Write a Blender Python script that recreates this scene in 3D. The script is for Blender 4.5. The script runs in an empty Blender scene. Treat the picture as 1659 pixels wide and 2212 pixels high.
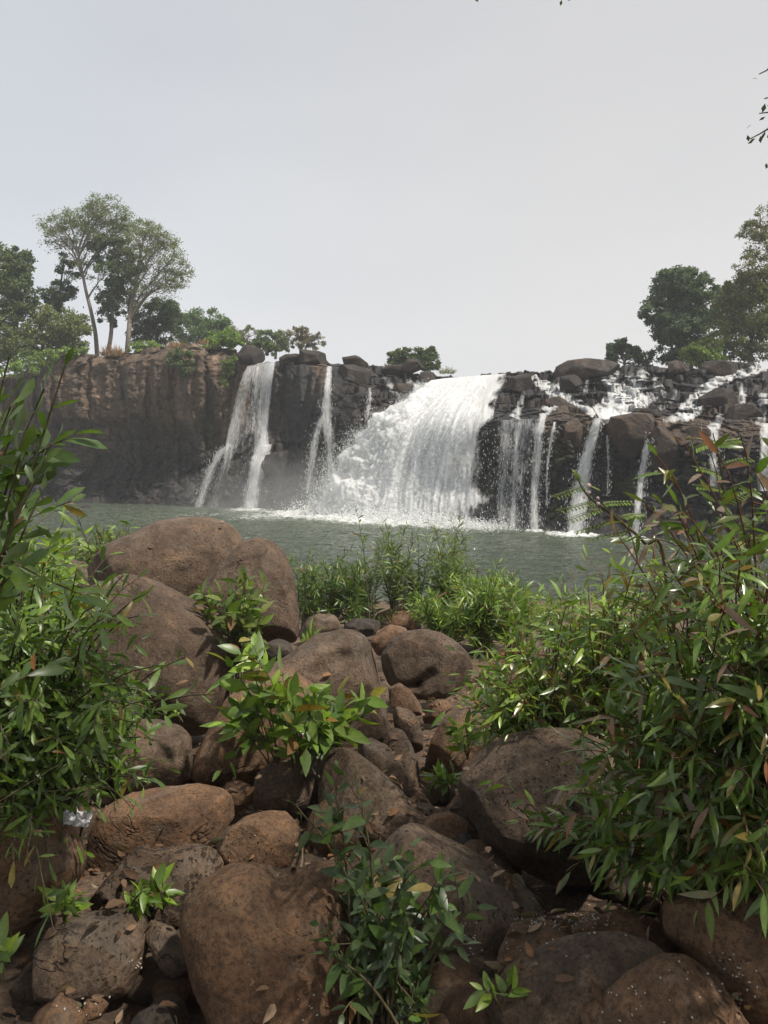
import bpy, bmesh, math, random
import numpy as np
from mathutils import Vector
from mathutils.bvhtree import BVHTree

sc = bpy.context.scene
COL = sc.collection
R = math.radians

# ------------------------------------------------------------------ camera, world, sun, exposure
FPX, CX, CY, EYEZ = 1661.0, 829.5, 1106.0, 4.0       # focal length and centre in the units of a 1659 x 2212 picture
PITCH = math.atan(126 / FPX)                          # the camera looks slightly down
cam_d = bpy.data.cameras.new('camera')
cam = bpy.data.objects.new('camera', cam_d)
COL.objects.link(cam)
cam.location = (0, 0, EYEZ)
cam.rotation_euler = (math.pi / 2 - PITCH, 0, 0)
cam_d.sensor_fit = 'VERTICAL'
cam_d.sensor_height = 36
cam_d.lens = 36 * FPX / 2212
cam_d.clip_start, cam_d.clip_end = 0.05, 3000
sc.camera = cam

SUN_EL, SUN_AZ = R(58), R(118)                         # azimuth measured from +Y towards +X
world = bpy.data.worlds.new('World')
sc.world = world
world.use_nodes = True
wn, wl = world.node_tree.nodes, world.node_tree.links
bg = wn['Background']
sky = wn.new('ShaderNodeTexSky')
sky.sky_type = 'NISHITA'
sky.sun_disc = False
sky.sun_elevation = SUN_EL
sky.sun_rotation = SUN_AZ
sky.air_density, sky.dust_density, sky.ozone_density = 1.0, 4.0, 1.0
# thin overcast layer over the clear sky: a pale veil, slightly uneven
tc = wn.new('ShaderNodeTexCoord')
mp = wn.new('ShaderNodeMapping')
mp.inputs['Scale'].default_value = (1.2, 1.2, 3.0)
nz = wn.new('ShaderNodeTexNoise')
nz.inputs['Scale'].default_value = 1.6
nz.inputs['Detail'].default_value = 3
cr = wn.new('ShaderNodeValToRGB')
cr.color_ramp.elements[0].position = 0.3
cr.color_ramp.elements[0].color = (6.4, 6.42, 6.5, 1)
cr.color_ramp.elements[1].position = 0.75
cr.color_ramp.elements[1].color = (7.1, 7.05, 7.0, 1)
mx = wn.new('ShaderNodeMixRGB')
mx.inputs['Fac'].default_value = 0.95
wl.new(tc.outputs['Generated'], mp.inputs['Vector'])
wl.new(mp.outputs['Vector'], nz.inputs['Vector'])
wl.new(nz.outputs['Fac'], cr.inputs['Fac'])
wl.new(sky.outputs['Color'], mx.inputs['Color1'])
sx = wn.new('ShaderNodeSeparateXYZ')
wl.new(tc.outputs['Generated'], sx.inputs[0])
el = wn.new('ShaderNodeValToRGB')                      # by height: paler towards the horizon
el.color_ramp.elements[0].position = 0.0
el.color_ramp.elements[0].color = (1.06, 1.05, 1.035, 1)
el.color_ramp.elements[1].position = 0.55
el.color_ramp.elements[1].color = (0.84, 0.84, 0.85, 1)
wl.new(sx.outputs['Z'], el.inputs['Fac'])
bl = wn.new('ShaderNodeMapRange')                      # by direction: the left is a little bluer
bl.inputs['From Min'].default_value, bl.inputs['From Max'].default_value = -0.5, 0.2
bl.inputs['To Min'].default_value, bl.inputs['To Max'].default_value = 0.0, 1.0
wl.new(sx.outputs['X'], bl.inputs['Value'])
bm_ = wn.new('ShaderNodeMixRGB')
bm_.inputs['Color1'].default_value = (0.90, 0.955, 1.025, 1)
bm_.inputs['Color2'].default_value = (1.0, 1.0, 1.0, 1)
wl.new(bl.outputs['Result'], bm_.inputs['Fac'])
m1_ = wn.new('ShaderNodeMixRGB')
m1_.blend_type = 'MULTIPLY'
m1_.inputs['Fac'].default_value = 1
wl.new(cr.outputs['Color'], m1_.inputs['Color1'])
wl.new(el.outputs['Color'], m1_.inputs['Color2'])
m2_ = wn.new('ShaderNodeMixRGB')
m2_.blend_type = 'MULTIPLY'
m2_.inputs['Fac'].default_value = 1
wl.new(m1_.outputs['Color'], m2_.inputs['Color1'])
wl.new(bm_.outputs['Color'], m2_.inputs['Color2'])
wl.new(m2_.outputs['Color'], mx.inputs['Color2'])
wl.new(mx.outputs['Color'], bg.inputs['Color'])
bg.inputs['Strength'].default_value = 0.074

sun_d = bpy.data.lights.new('sun', 'SUN')
sun = bpy.data.objects.new('sun', sun_d)
COL.objects.link(sun)
sun_d.energy = 3.8
sun_d.angle = R(2.5)
sun_d.color = (1.0, 0.93, 0.82)
sdir = Vector((math.sin(SUN_AZ) * math.cos(SUN_EL), math.cos(SUN_AZ) * math.cos(SUN_EL), math.sin(SUN_EL)))
sun.rotation_euler = sdir.to_track_quat('Z', 'Y').to_euler()

sc.view_settings.view_transform = 'Standard'
sc.view_settings.look = 'None'
sc.view_settings.gamma = 1
sc.view_settings.exposure = 0.68
sc.render.engine = 'CYCLES'
sc.cycles.max_bounces = 6
sc.cycles.diffuse_bounces = 3
sc.cycles.glossy_bounces = 3
sc.cycles.transmission_bounces = 3
sc.cycles.transparent_max_bounces = 14
sc.cycles.volume_bounces = 1
sc.cycles.caustics_reflective = False
sc.cycles.caustics_refractive = False

# ------------------------------------------------------------------ helpers: picture coordinates to places
CP, SP = math.cos(PITCH), math.sin(PITCH)
EYE = np.array((0, 0, EYEZ))


def ray(x, y):
    xc, yc = (np.asarray(x, float) - CX) / FPX, (CY - np.asarray(y, float)) / FPX
    return np.stack([xc, CP + yc * SP, -SP + yc * CP], -1)


def at(x, y, d):
    r = ray(x, y)
    return EYE + r * (np.asarray(d, float) / r[..., 1])[..., None]


def atz(x, y, z):
    r = ray(x, y)
    return EYE + r * ((z - EYEZ) / r[..., 2])[..., None]


def pix(p):
    q = np.asarray(p, float) - EYE
    f = q[..., 1] * CP - q[..., 2] * SP
    u = q[..., 1] * SP + q[..., 2] * CP
    return CX + FPX * q[..., 0] / f, CY - FPX * u / f


# ------------------------------------------------------------------ helpers: noise on arrays
_rs = np.random.RandomState(7)
_PERM = np.tile(_rs.permutation(256), 3)
_GR = _rs.normal(size=(256, 3))
_GR /= np.linalg.norm(_GR, axis=1)[:, None]
_RND = _rs.rand(256, 4)


def _h(i, j, k):
    return _PERM[_PERM[_PERM[i & 255] + (j & 255)] + (k & 255)]


def pn(p):
    p = np.asarray(p, float)
    i = np.floor(p).astype(int)
    f = p - i
    w = f * f * f * (f * (f * 6 - 15) + 10)
    out = 0
    for dx in (0, 1):
        for dy in (0, 1):
            for dz in (0, 1):
                g = _GR[_h(i[:, 0] + dx, i[:, 1] + dy, i[:, 2] + dz)]
                v = ((f - (dx, dy, dz)) * g).sum(1)
                wx = w[:, 0] if dx else 1 - w[:, 0]
                wy = w[:, 1] if dy else 1 - w[:, 1]
                wz = w[:, 2] if dz else 1 - w[:, 2]
                out = out + v * wx * wy * wz
    return out * 1.6


def fbm(p, octv=4, gain=0.5):
    p = np.asarray(p, float)
    a, s, o = 1.0, 0, 0
    for k in range(octv):
        o = o + a * pn(p * 2 ** k + 17.3 * k)
        s += a
        a *= gain
    return o / s


def worley(p):
    p = np.asarray(p, float)
    i = np.floor(p).astype(int)
    f1 = np.full(len(p), 9.0)
    f2 = np.full(len(p), 9.0)
    rid = np.zeros((len(p), 4))
    for dx in (-1, 0, 1):
        for dy in (-1, 0, 1):
            for dz in (-1, 0, 1):
                h = _h(i[:, 0] + dx, i[:, 1] + dy, i[:, 2] + dz)
                c = i + (dx, dy, dz) + _RND[h][:, :3]
                d = np.linalg.norm(c - p, axis=1)
                n = d < f1
                f2 = np.where(n, f1, np.minimum(f2, d))
                f1 = np.where(n, d, f1)
                rid[n] = _RND[(h[n] * 7 + 3) & 255]
    return f1, f2, rid


def sstep(a, b, x):
    t = np.clip((np.asarray(x, float) - a) / (b - a), 0, 1)
    return t * t * (3 - 2 * t)


def nrm(v):
    return v / np.maximum(np.linalg.norm(v, axis=-1, keepdims=True), 1e-9)


# ------------------------------------------------------------------ helpers: objects
def mesh_data(name, verts, faces, mat=None, smooth=True, attrs=None):
    me = bpy.data.meshes.new(name)
    verts = np.ascontiguousarray(verts, np.float32)
    if not isinstance(faces, (list, tuple)):
        faces = [faces]
    faces = [np.asarray(f, np.int32) for f in faces if len(f)]
    nl = sum(f.size for f in faces)
    nf = sum(len(f) for f in faces)
    me.vertices.add(len(verts))
    me.vertices.foreach_set('co', verts.ravel())
    me.loops.add(nl)
    me.loops.foreach_set('vertex_index', np.concatenate([f.ravel() for f in faces]))
    me.polygons.add(nf)
    tot = np.concatenate([np.full(len(f), f.shape[1], np.int32) for f in faces])
    st = np.concatenate([[0], np.cumsum(tot)[:-1]]).astype(np.int32)
    me.polygons.foreach_set('loop_start', st)
    me.polygons.foreach_set('use_smooth', np.full(nf, smooth, bool))
    me.update(calc_edges=True)
    for k, v in (attrs or {}).items():
        v = np.ascontiguousarray(v, np.float32)
        if k == 'Col':
            if v.shape[1] == 3:
                v = np.concatenate([v, np.ones((len(v), 1), np.float32)], 1)
            a = me.attributes.new(k, 'FLOAT_COLOR', 'POINT')
            a.data.foreach_set('color', np.ascontiguousarray(v).ravel())
        else:
            a = me.attributes.new(k, 'FLOAT_VECTOR', 'POINT')
            a.data.foreach_set('vector', v.ravel())
    if mat:
        me.materials.append(mat)
    me.validate()
    return me


def obj(name, verts, faces, mat, parent=None, loc=None, smooth=True, attrs=None):
    verts = np.asarray(verts, float)
    base = np.array(loc if loc is not None else (0, 0, 0), float)
    if parent is not None:
        base = np.array(parent.location)
    o = bpy.data.objects.new(name, mesh_data(name, verts - base, faces, mat, smooth, attrs))
    COL.objects.link(o)
    if parent is not None:
        o.parent = parent
    else:
        o.location = base
    return o


def thing(name, loc):
    o = bpy.data.objects.new(name, None)
    o.empty_display_size = 0.2
    COL.objects.link(o)
    o.location = loc
    return o


def tag(o, label, cat, group=None, kind=None):
    if label:
        o['label'] = label
    if cat:
        o['category'] = cat
    if group:
        o['group'] = group
    if kind:
        o['kind'] = kind
    return o


def grid_faces(nr, nc, ok=None):
    i = np.arange(nr * nc).reshape(nr, nc)
    f = np.stack([i[:-1, :-1], i[:-1, 1:], i[1:, 1:], i[1:, :-1]], -1).reshape(-1, 4)
    if ok is not None:
        f = f[ok.ravel()[f].all(1)]
    return f


# ------------------------------------------------------------------ helpers: materials
class NT:
    def __init__(self, name):
        self.m = bpy.data.materials.new(name)
        self.m.use_nodes = True
        self.t = self.m.node_tree
        self.b = self.t.nodes['Principled BSDF']
        self.out = self.t.nodes['Material Output']

    def n(self, kind, **kw):
        x = self.t.nodes.new('ShaderNode' + kind)
        for k, v in kw.items():
            if k.startswith('i_'):
                x.inputs[k[2:].replace('_', ' ')].default_value = v
            else:
                setattr(x, k, v)
        return x

    def l(self, a, b):
        self.t.links.new(a, b)
        return b.node

    def noise(self, vec, scale, detail=4, rough=0.55, dist=0.0):
        x = self.n('TexNoise', i_Scale=scale, i_Detail=detail, i_Roughness=rough, i_Distortion=dist)
        if vec is not None:
            self.l(vec, x.inputs['Vector'])
        return x.outputs['Fac']

    def ramp(self, fac, stops):
        x = self.n('ValToRGB')
        e = x.color_ramp.elements
        while len(e) < len(stops):
            e.new(0.5)
        for k, (p, c) in enumerate(stops):
            e[k].position = p
            e[k].color = (*c, 1) if hasattr(c, '__len__') else (c, c, c, 1)
        self.l(fac, x.inputs['Fac'])
        return x.outputs['Color']

    def math(self, op, a, b=None, clamp=False):
        x = self.n('Math', operation=op, use_clamp=clamp)
        for k, v in enumerate((a, b)):
            if v is None:
                continue
            if isinstance(v, (int, float)):
                x.inputs[k].default_value = v
            else:
                self.l(v, x.inputs[k])
        return x.outputs[0]

    def mix(self, fac, a, b, blend='MIX'):
        x = self.n('MixRGB', blend_type=blend)
        for k, v in zip(('Fac', 'Color1', 'Color2'), (fac, a, b)):
            if isinstance(v, (int, float)):
                x.inputs[k].default_value = v
            elif isinstance(v, tuple):
                x.inputs[k].default_value = (*v, 1)
            else:
                self.l(v, x.inputs[k])
        return x.outputs['Color']

    def bump(self, h, strength, dist, normal=None):
        x = self.n('Bump', i_Strength=strength, i_Distance=dist)
        self.l(h, x.inputs['Height'])
        if normal is not None:
            self.l(normal, x.inputs['Normal'])
        return x.outputs['Normal']

    def objvec(self):
        """object coordinates shifted by the object's place, so that no two rocks show the same pattern"""
        t = self.n('TexCoord')
        oi = self.n('ObjectInfo')
        x = self.n('VectorMath', operation='ADD')
        self.l(t.outputs['Object'], x.inputs[0])
        self.l(oi.outputs['Location'], x.inputs[1])
        return x.outputs[0]

    def vmul(self, vec, s):
        x = self.n('VectorMath', operation='MULTIPLY')
        self.l(vec, x.inputs[0])
        x.inputs[1].default_value = s
        return x.outputs[0]


def rock_material(name, cols, pits=0.5, pit_scale=28, rough=0.82, far=1.0, pitsize=0.40):
    t = NT(name)
    v = t.vmul(t.objvec(), (1 / far, 1 / far, 1 / far))
    big = t.noise(v, 1.7, 6, 0.65, 0.5)
    mid = t.noise(v, 8, 8, 0.7, 0.3)
    fine = t.noise(v, 60, 5, 0.75)
    c = t.ramp(big, [(0.3, cols[0]), (0.5, cols[1]), (0.72, cols[2])])
    c = t.mix(1.0, c, t.ramp(mid, [(0.33, (0.55, 0.52, 0.50)), (0.5, (1, 1, 1)), (0.70, (1.55, 1.42, 1.28))]), 'MULTIPLY')
    c = t.mix(t.math('MULTIPLY', t.ramp(fine, [(0.40, 1.0), (0.54, 0.0)]), 0.6), c, (0.03, 0.022, 0.016))
    # weathered patches, water stains, hairline cracks
    pa = t.noise(v, 3.1, 7, 0.7, 0.8)
    c = t.mix(t.ramp(pa, [(0.54, 0.0), (0.60, 0.55)]), c, t.mix(0.5, c, (0.15, 0.135, 0.115)))
    pb = t.noise(t.vmul(v, (1.0, 1.0, 0.55)), 2.3, 7, 0.7, 1.2)
    c = t.mix(t.ramp(pb, [(0.55, 0.0), (0.63, 0.6)]), c, t.mix(1.0, c, (0.42, 0.40, 0.40), 'MULTIPLY'))
    ck = t.noise(v, 1.6, 5, 0.6, 0.6)
    ck = t.math('ABSOLUTE', t.math('SUBTRACT', ck, 0.5))
    ck = t.math('MULTIPLY', t.ramp(ck, [(0.0, 1.0), (0.006, 0.0)]), t.ramp(t.noise(v, 2.0, 2), [(0.60, 0.0), (0.66, 1.0)]))
    c = t.mix(t.math('MULTIPLY', ck, 0.5), c, (0.02, 0.014, 0.01))
    # pale flecks of dust and lichen
    fl = t.noise(v, 38, 3, 0.8)
    c = t.mix(t.math('MULTIPLY', t.ramp(fl, [(0.62, 0.0), (0.72, 1.0)]), 0.35), c, (0.30, 0.25, 0.20))
    vo = t.n('TexVoronoi', feature='F1', i_Scale=pit_scale)
    dv = t.n('TexNoise', i_Scale=22.0, i_Detail=3.0)
    t.l(v, dv.inputs['Vector'])
    av = t.n('VectorMath', operation='MULTIPLY_ADD')
    t.l(dv.outputs['Color'], av.inputs[0])
    av.inputs[1].default_value = (0.05, 0.05, 0.05)
    t.l(v, av.inputs[2])
    t.l(av.outputs[0], vo.inputs['Vector'])
    # pits of every size: the rim distance is compared with a random size for each cell
    vs = t.n('SeparateColor')
    t.l(vo.outputs['Color'], vs.inputs[0])
    size = t.math('MULTIPLY', t.math('POWER', vs.outputs[0], 2.0 if pitsize < 0.5 else 0.8), pitsize)
    pit = t.math('MULTIPLY', t.math('SUBTRACT', vo.outputs['Distance'], size), 9.0)
    pit = t.math('ADD', pit, 0.5, True)
    mask = t.ramp(t.noise(v, 3.0, 4), [(0.60 - 0.35 * pits, 0.0), (0.70 - 0.25 * pits, 1.0)])
    pitm = t.math('MULTIPLY', t.math('SUBTRACT', 1.0, pit), mask)
    c = t.mix(t.math('MULTIPLY', pitm, 0.75), c, (0.018, 0.013, 0.010))
    t.l(c, t.b.inputs['Base Color'])
    t.b.inputs['Roughness'].default_value = rough
    t.b.inputs['Specular IOR Level'].default_value = 0.3
    n0 = t.bump(big, 0.5, 0.08 * far)
    n1 = t.bump(mid, 0.65, 0.03 * far, n0)
    n2 = t.bump(fine, 0.7, 0.010 * far, n1)
    n3 = t.bump(t.math('SUBTRACT', t.math('SUBTRACT', 1.0, pitm), ck), 0.9, 0.016 * far, n2)
    t.l(n3, t.b.inputs['Normal'])
    return t.m


def leaf_material(name, rough=0.42, transl=0.3, spec=0.5):
    t = NT(name)
    a = t.n('Attribute', attribute_name='Col')
    g = t.n('NewGeometry')
    v = t.n('TexCoord').outputs['Object']
    var = t.ramp(t.noise(v, 60, 2), [(0.3, 0.8), (0.7, 1.15)])
    c = t.mix(1.0, a.outputs['Color'], var, 'MULTIPLY')
    c2 = t.mix(g.outputs['Backfacing'], c, t.mix(0.4, c, (0.16, 0.20, 0.12)))   # a leaf's underside is paler
    t.l(c2, t.b.inputs['Base Color'])
    t.b.inputs['Roughness'].default_value = rough
    t.b.inputs['Specular IOR Level'].default_value = spec
    tr = t.n('BsdfTranslucent')
    t.l(t.mix(1.0, c, (1.7, 1.9, 0.8), 'MULTIPLY'), tr.inputs['Color'])
    ms = t.n('MixShader', i_Fac=transl)
    t.l(t.b.outputs[0], ms.inputs[1])
    t.l(tr.outputs[0], ms.inputs[2])
    t.l(ms.outputs[0], t.out.inputs['Surface'])
    return t.m


def bark_material(name, c0, c1):
    t = NT(name)
    v = t.objvec()
    n = t.noise(t.vmul(v, (6, 6, 1.2)), 3, 5)
    t.l(t.ramp(n, [(0.3, c0), (0.7, c1)]), t.b.inputs['Base Color'])
    t.b.inputs['Roughness'].default_value = 0.85
    t.l(t.bump(n, 0.6, 0.03), t.b.inputs['Normal'])
    return t.m


def cliff_material():
    t = NT('cliff_rock')
    a = t.n('Attribute', attribute_name='Col')
    v = t.n('TexCoord').outputs['Object']
    n1 = t.noise(t.vmul(v, (1, 1, 0.35)), 1.1, 8, 0.65, 0.6)
    n2 = t.noise(v, 3.5, 8, 0.7)
    n3 = t.noise(v, 14, 5, 0.7)
    c = t.mix(1.0, a.outputs['Color'], t.ramp(n1, [(0.3, (0.55, 0.55, 0.58)), (0.52, (1, 1, 1)), (0.72, (1.45, 1.32, 1.2))]), 'MULTIPLY')
    c = t.mix(1.0, c, t.ramp(n2, [(0.32, (0.5, 0.5, 0.5)), (0.6, (1.2, 1.2, 1.2))]), 'MULTIPLY')
    t.l(c, t.b.inputs['Base Color'])
    t.b.inputs['Specular IOR Level'].default_value = 0.35
    sepn = t.n('SeparateColor')
    t.l(a.outputs['Color'], sepn.inputs[0])
    t.l(t.ramp(sepn.outputs[0], [(0.03, 0.42), (0.10, 0.85)]), t.b.inputs['Roughness'])   # dark wet rock is shinier
    b1 = t.bump(n1, 0.6, 0.3)
    b2 = t.bump(n2, 0.7, 0.14, b1)
    b3 = t.bump(n3, 0.8, 0.06, b2)
    t.l(b3, t.b.inputs['Normal'])
    return t.m


def fall_material(name, lace, streak, contrast=3.2, seed=0.0, bright=0.86, stretch=0.28):
    """falling water: white where aerated, clear between the strands. uvw = (metres across, metres along, amount)"""
    t = NT(name)
    a = t.n('Attribute', attribute_name='uvw')
    sep = t.n('SeparateXYZ')
    t.l(a.outputs['Vector'], sep.inputs[0])

    def vec(su, sv, w):
        c = t.n('CombineXYZ')
        t.l(t.math('MULTIPLY', sep.outputs[0], su), c.inputs[0])
        t.l(t.math('MULTIPLY', sep.outputs[1], sv), c.inputs[1])
        c.inputs[2].default_value = w
        return c.outputs[0]
    st = t.noise(vec(streak, streak * 0.10, seed), 1.0, 5, 0.65, 0.35)
    lc = t.noise(vec(lace, lace * stretch, seed + 5.1), 1.0, 6, 0.72, 0.6)
    bl = t.noise(vec(0.9, 0.18, seed + 9.7), 1.0, 3, 0.5, 0.4)
    s = t.math('ADD', t.math('MULTIPLY', st, 0.42), t.math('MULTIPLY', lc, 0.40))
    s = t.math('ADD', s, t.math('MULTIPLY', bl, 0.18))
    s = t.math('ADD', t.math('SUBTRACT', s, 1.02), sep.outputs[2])
    al = t.math('MULTIPLY', t.math('ADD', t.math('MULTIPLY', s, contrast), 0.5), 1.0, True)
    shade = t.ramp(t.math('ADD', t.math('MULTIPLY', lc, 0.6), t.math('MULTIPLY', st, 0.4)),
                   [(0.35, tuple(bright * k for k in (0.74, 0.77, 0.77))), (0.54, (bright, bright, bright))])
    t.l(shade, t.b.inputs['Base Color'])
    t.b.inputs['Roughness'].default_value = 0.5
    t.l(t.bump(t.math('ADD', lc, t.math('MULTIPLY', st, 1.5)), 0.35, 0.06), t.b.inputs['Normal'])
    tl = t.n('BsdfTranslucent')
    tl.inputs['Color'].default_value = (0.93, 0.95, 0.95, 1)
    m1 = t.n('MixShader', i_Fac=0.5)
    t.l(t.b.outputs[0], m1.inputs[1])
    t.l(tl.outputs[0], m1.inputs[2])
    tp = t.n('BsdfTransparent')
    m2 = t.n('MixShader')
    t.l(al, m2.inputs[0])
    t.l(tp.outputs[0], m2.inputs[1])
    t.l(m1.outputs[0], m2.inputs[2])
    t.l(m2.outputs[0], t.out.inputs['Surface'])
    return t.m


def flat(name, c, rough=0.6, transl=0.0):
    t = NT(name)
    v = t.objvec()
    n = t.noise(v, 20, 3)
    t.l(t.ramp(n, [(0.3, tuple(k * 0.75 for k in c)), (0.7, tuple(min(1, k * 1.2) for k in c))]), t.b.inputs['Base Color'])
    t.b.inputs['Roughness'].default_value = rough
    if transl:
        tl = t.n('BsdfTranslucent')
        tl.inputs['Color'].default_value = (*c, 1)
        m1 = t.n('MixShader', i_Fac=transl)
        t.l(t.b.outputs[0], m1.inputs[1])
        t.l(tl.outputs[0], m1.inputs[2])
        t.l(m1.outputs[0], t.out.inputs['Surface'])
    return t.m


M_BOULDER = rock_material('boulder_rock', [(0.075, 0.052, 0.036), (0.120, 0.083, 0.057), (0.170, 0.121, 0.084)], 0.4, 60)
M_REDROCK = rock_material('reddish_rock', [(0.110, 0.060, 0.033), (0.165, 0.095, 0.053), (0.22, 0.140, 0.083)], 0.35, 64)
M_PITTED = rock_material('pitted_rock', [(0.068, 0.047, 0.033), (0.108, 0.075, 0.052), (0.150, 0.108, 0.077)], 1.0, 52)
M_HOLED = rock_material('holed_rock', [(0.085, 0.055, 0.036), (0.125, 0.084, 0.056), (0.165, 0.115, 0.08)], 1.6, 42, 0.85, 1.0, 0.62)
M_DARKROCK = rock_material('dark_rock', [(0.030, 0.025, 0.022), (0.050, 0.040, 0.033), (0.08, 0.062, 0.049)], 0.4, 50)
M_CLIFFROCK = rock_material('cliff_boulder_rock', [(0.018, 0.017, 0.017), (0.036, 0.029, 0.026), (0.095, 0.061, 0.043)], 0.1, 20, 0.8, 6.0)
M_TANLEDGE = rock_material('ledge_rock', [(0.026, 0.022, 0.020), (0.070, 0.049, 0.037), (0.12, 0.080, 0.056)], 0.1, 20, 0.8, 6.0)
M_WETROCK = rock_material('wet_rock', [(0.018, 0.018, 0.018), (0.032, 0.030, 0.029), (0.06, 0.048, 0.042)], 0.1, 20, 0.45, 6.0)
M_CLIFF = cliff_material()
M_LEAF = leaf_material('leaf', 0.38, 0.3)
M_GLOSSLEAF = leaf_material('glossy_leaf', 0.30, 0.25, 0.6)
M_FARLEAF = leaf_material('far_leaf', 0.6, 0.25, 0.2)
M_DRYLEAF = leaf_material('dry_leaf', 0.75, 0.15, 0.2)
M_STEM = bark_material('green_stem', (0.05, 0.045, 0.02), (0.11, 0.09, 0.04))
M_REDSTEM = bark_material('red_stem', (0.09, 0.035, 0.02), (0.16, 0.07, 0.035))
M_BARK = bark_material('grey_bark', (0.12, 0.10, 0.08), (0.26, 0.22, 0.18))
M_DARKBARK = bark_material('dark_bark', (0.04, 0.033, 0.026), (0.09, 0.07, 0.055))
M_DROP = flat('water_drop', (0.82, 0.84, 0.84), 0.4, 0.4)

# ------------------------------------------------------------------ the setting: ground
WATER_D = 20.5


def ground_z(x, y):
    x, y = np.asarray(x, float), np.asarray(y, float)
    z = 2.6 - 0.125 * y - 0.13 * sstep(12, 6, y)
    z = z + 0.28 * sstep(1.6, 6, np.abs(x)) * sstep(14, 4, y)
    z = np.where(y < 0, 2.47 - 0.02 * y, z)
    return np.maximum(z, -2.2)


def build_ground():
    xs = np.concatenate([np.linspace(-140, -14, 30), np.linspace(-13, 13, 300), np.linspace(14, 140, 30)])
    ys = np.concatenate([np.linspace(-60, -2, 16), np.linspace(-1.5, 9, 210), np.linspace(9.15, 24, 120), np.linspace(25, 250, 40)])
    X, Y = np.meshgrid(xs, ys)
    Z = ground_z(X, Y)
    p = np.stack([X.ravel(), Y.ravel(), np.zeros(X.size)], 1)
    w = (sstep(25, 18, Y) * sstep(16, 12, np.abs(X))).ravel()
    Z = Z.ravel() + w * (0.10 * fbm(p * 1.1, 4) + 0.035 * fbm(p * 6 + 3, 3))
    t = NT('dirt')
    v = t.n('TexCoord').outputs['Object']
    n = t.noise(v, 2.5, 6, 0.65)
    n2 = t.noise(v, 40, 5, 0.7)
    c = t.ramp(n, [(0.3, (0.07, 0.045, 0.028)), (0.55, (0.13, 0.082, 0.05)), (0.75, (0.19, 0.125, 0.08))])
    c = t.mix(t.ramp(n2, [(0.4, 0.7), (0.6, 0.0)]), c, (0.035, 0.024, 0.016))
    t.l(c, t.b.inputs['Base Color'])
    t.b.inputs['Roughness'].default_value = 0.9
    t.l(t.bump(n2, 0.9, 0.02), t.b.inputs['Normal'])
    o = obj('ground', np.column_stack([X.ravel(), Y.ravel(), Z]), grid_faces(*X.shape), t.m)
    o['kind'] = 'structure'
    return o


ground = build_ground()

# ------------------------------------------------------------------ the setting: cliff
# profiles at picture columns: waterline y, then (y, distance) from low to rim
PROF = {
    -500: (1078, (1040, 68), (1000, 68.5), (950, 68), (900, 67.5), (880, 67.5), (860, 68), (840, 69), (830, 71)),
    -60: (1082, (1040, 66), (1000, 66.5), (950, 66), (900, 65.5), (880, 65.5), (860, 66), (835, 66.5), (822, 68)),
    40: (1084, (1050, 64.5), (1000, 65.5), (950, 65.2), (905, 64.3), (870, 64), (840, 64), (820, 64.5), (806, 66)),
    110: (1086, (1050, 63), (1000, 64.5), (950, 64), (905, 62.6), (860, 62.2), (820, 62.2), (790, 62.4), (770, 63.5)),
    240: (1088, (1050, 62.5), (1000, 64.3), (950, 64), (900, 62), (860, 61.6), (820, 61.8), (790, 61.8), (766, 63)),
    400: (1095, (1050, 59), (1000, 60.5), (950, 60.5), (900, 59.5), (850, 59), (800, 59), (765, 59.5), (744, 61)),
    500: (1099, (1050, 56.5), (1000, 57.2), (950, 58.3), (900, 58.6), (850, 58.6), (800, 58.8), (775, 59.2), (754, 60.5)),
    545: (1101, (1050, 55.5), (1000, 56), (965, 56.8), (900, 58.2), (850, 58.4), (800, 58.5), (790, 58.8), (783, 60)),
    600: (1103, (1050, 54.5), (1000, 54.8), (970, 55.2), (900, 57), (850, 57), (800, 57.2), (790, 57.5), (780, 59)),
    650: (1106, (1050, 53.5), (1000, 54), (950, 54.5), (900, 55), (850, 55.5), (810, 55.8), (788, 56), (773, 58)),
    720: (1110, (1050, 52), (1000, 52.3), (950, 52.5), (900, 53), (850, 53.8), (815, 54.8), (797, 55.5), (784, 58)),
    800: (1118, (1060, 49.5), (1000, 50), (950, 50.5), (900, 51), (860, 52), (830, 53.5), (805, 55.5), (790, 58)),
    900: (1128, (1060, 47), (1000, 47.5), (950, 48), (900, 49), (870, 51), (845, 53), (825, 55), (810, 58)),
    1000: (1136, (1060, 44.5), (1000, 44.6), (950, 44.8), (910, 45.2), (885, 47.5), (860, 50.5), (835, 53), (819, 56)),
    1090: (1143, (1060, 42.6), (1000, 42.6), (950, 42.7), (908, 43), (880, 46), (855, 49.5), (830, 53), (810, 57)),
    1200: (1150, (1060, 40.4), (1000, 40.4), (950, 40.5), (908, 41), (885, 43.5), (860, 47), (830, 51), (802, 56)),
    1300: (1160, (1060, 38.5), (1000, 38.6), (950, 38.8), (905, 39.6), (888, 42), (865, 45.5), (835, 49.5), (799, 55)),
    1420: (1166, (1060, 37), (1000, 37), (950, 37.2), (905, 38), (888, 41), (865, 44.5), (830, 49), (795, 54)),
    1520: (1172, (1070, 35.6), (1010, 35.7), (960, 36), (925, 37), (905, 39.5), (875, 43), (840, 47.5), (793, 53)),
    1660: (1185, (1080, 33.4), (1020, 33.6), (970, 34), (940, 35), (910, 38), (880, 42), (845, 46.5), (790, 52)),
    2100: (1210, (1090, 29.8), (1030, 30), (980, 30.2), (940, 31), (910, 34), (880, 38), (845, 43), (788, 49)),
}


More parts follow.
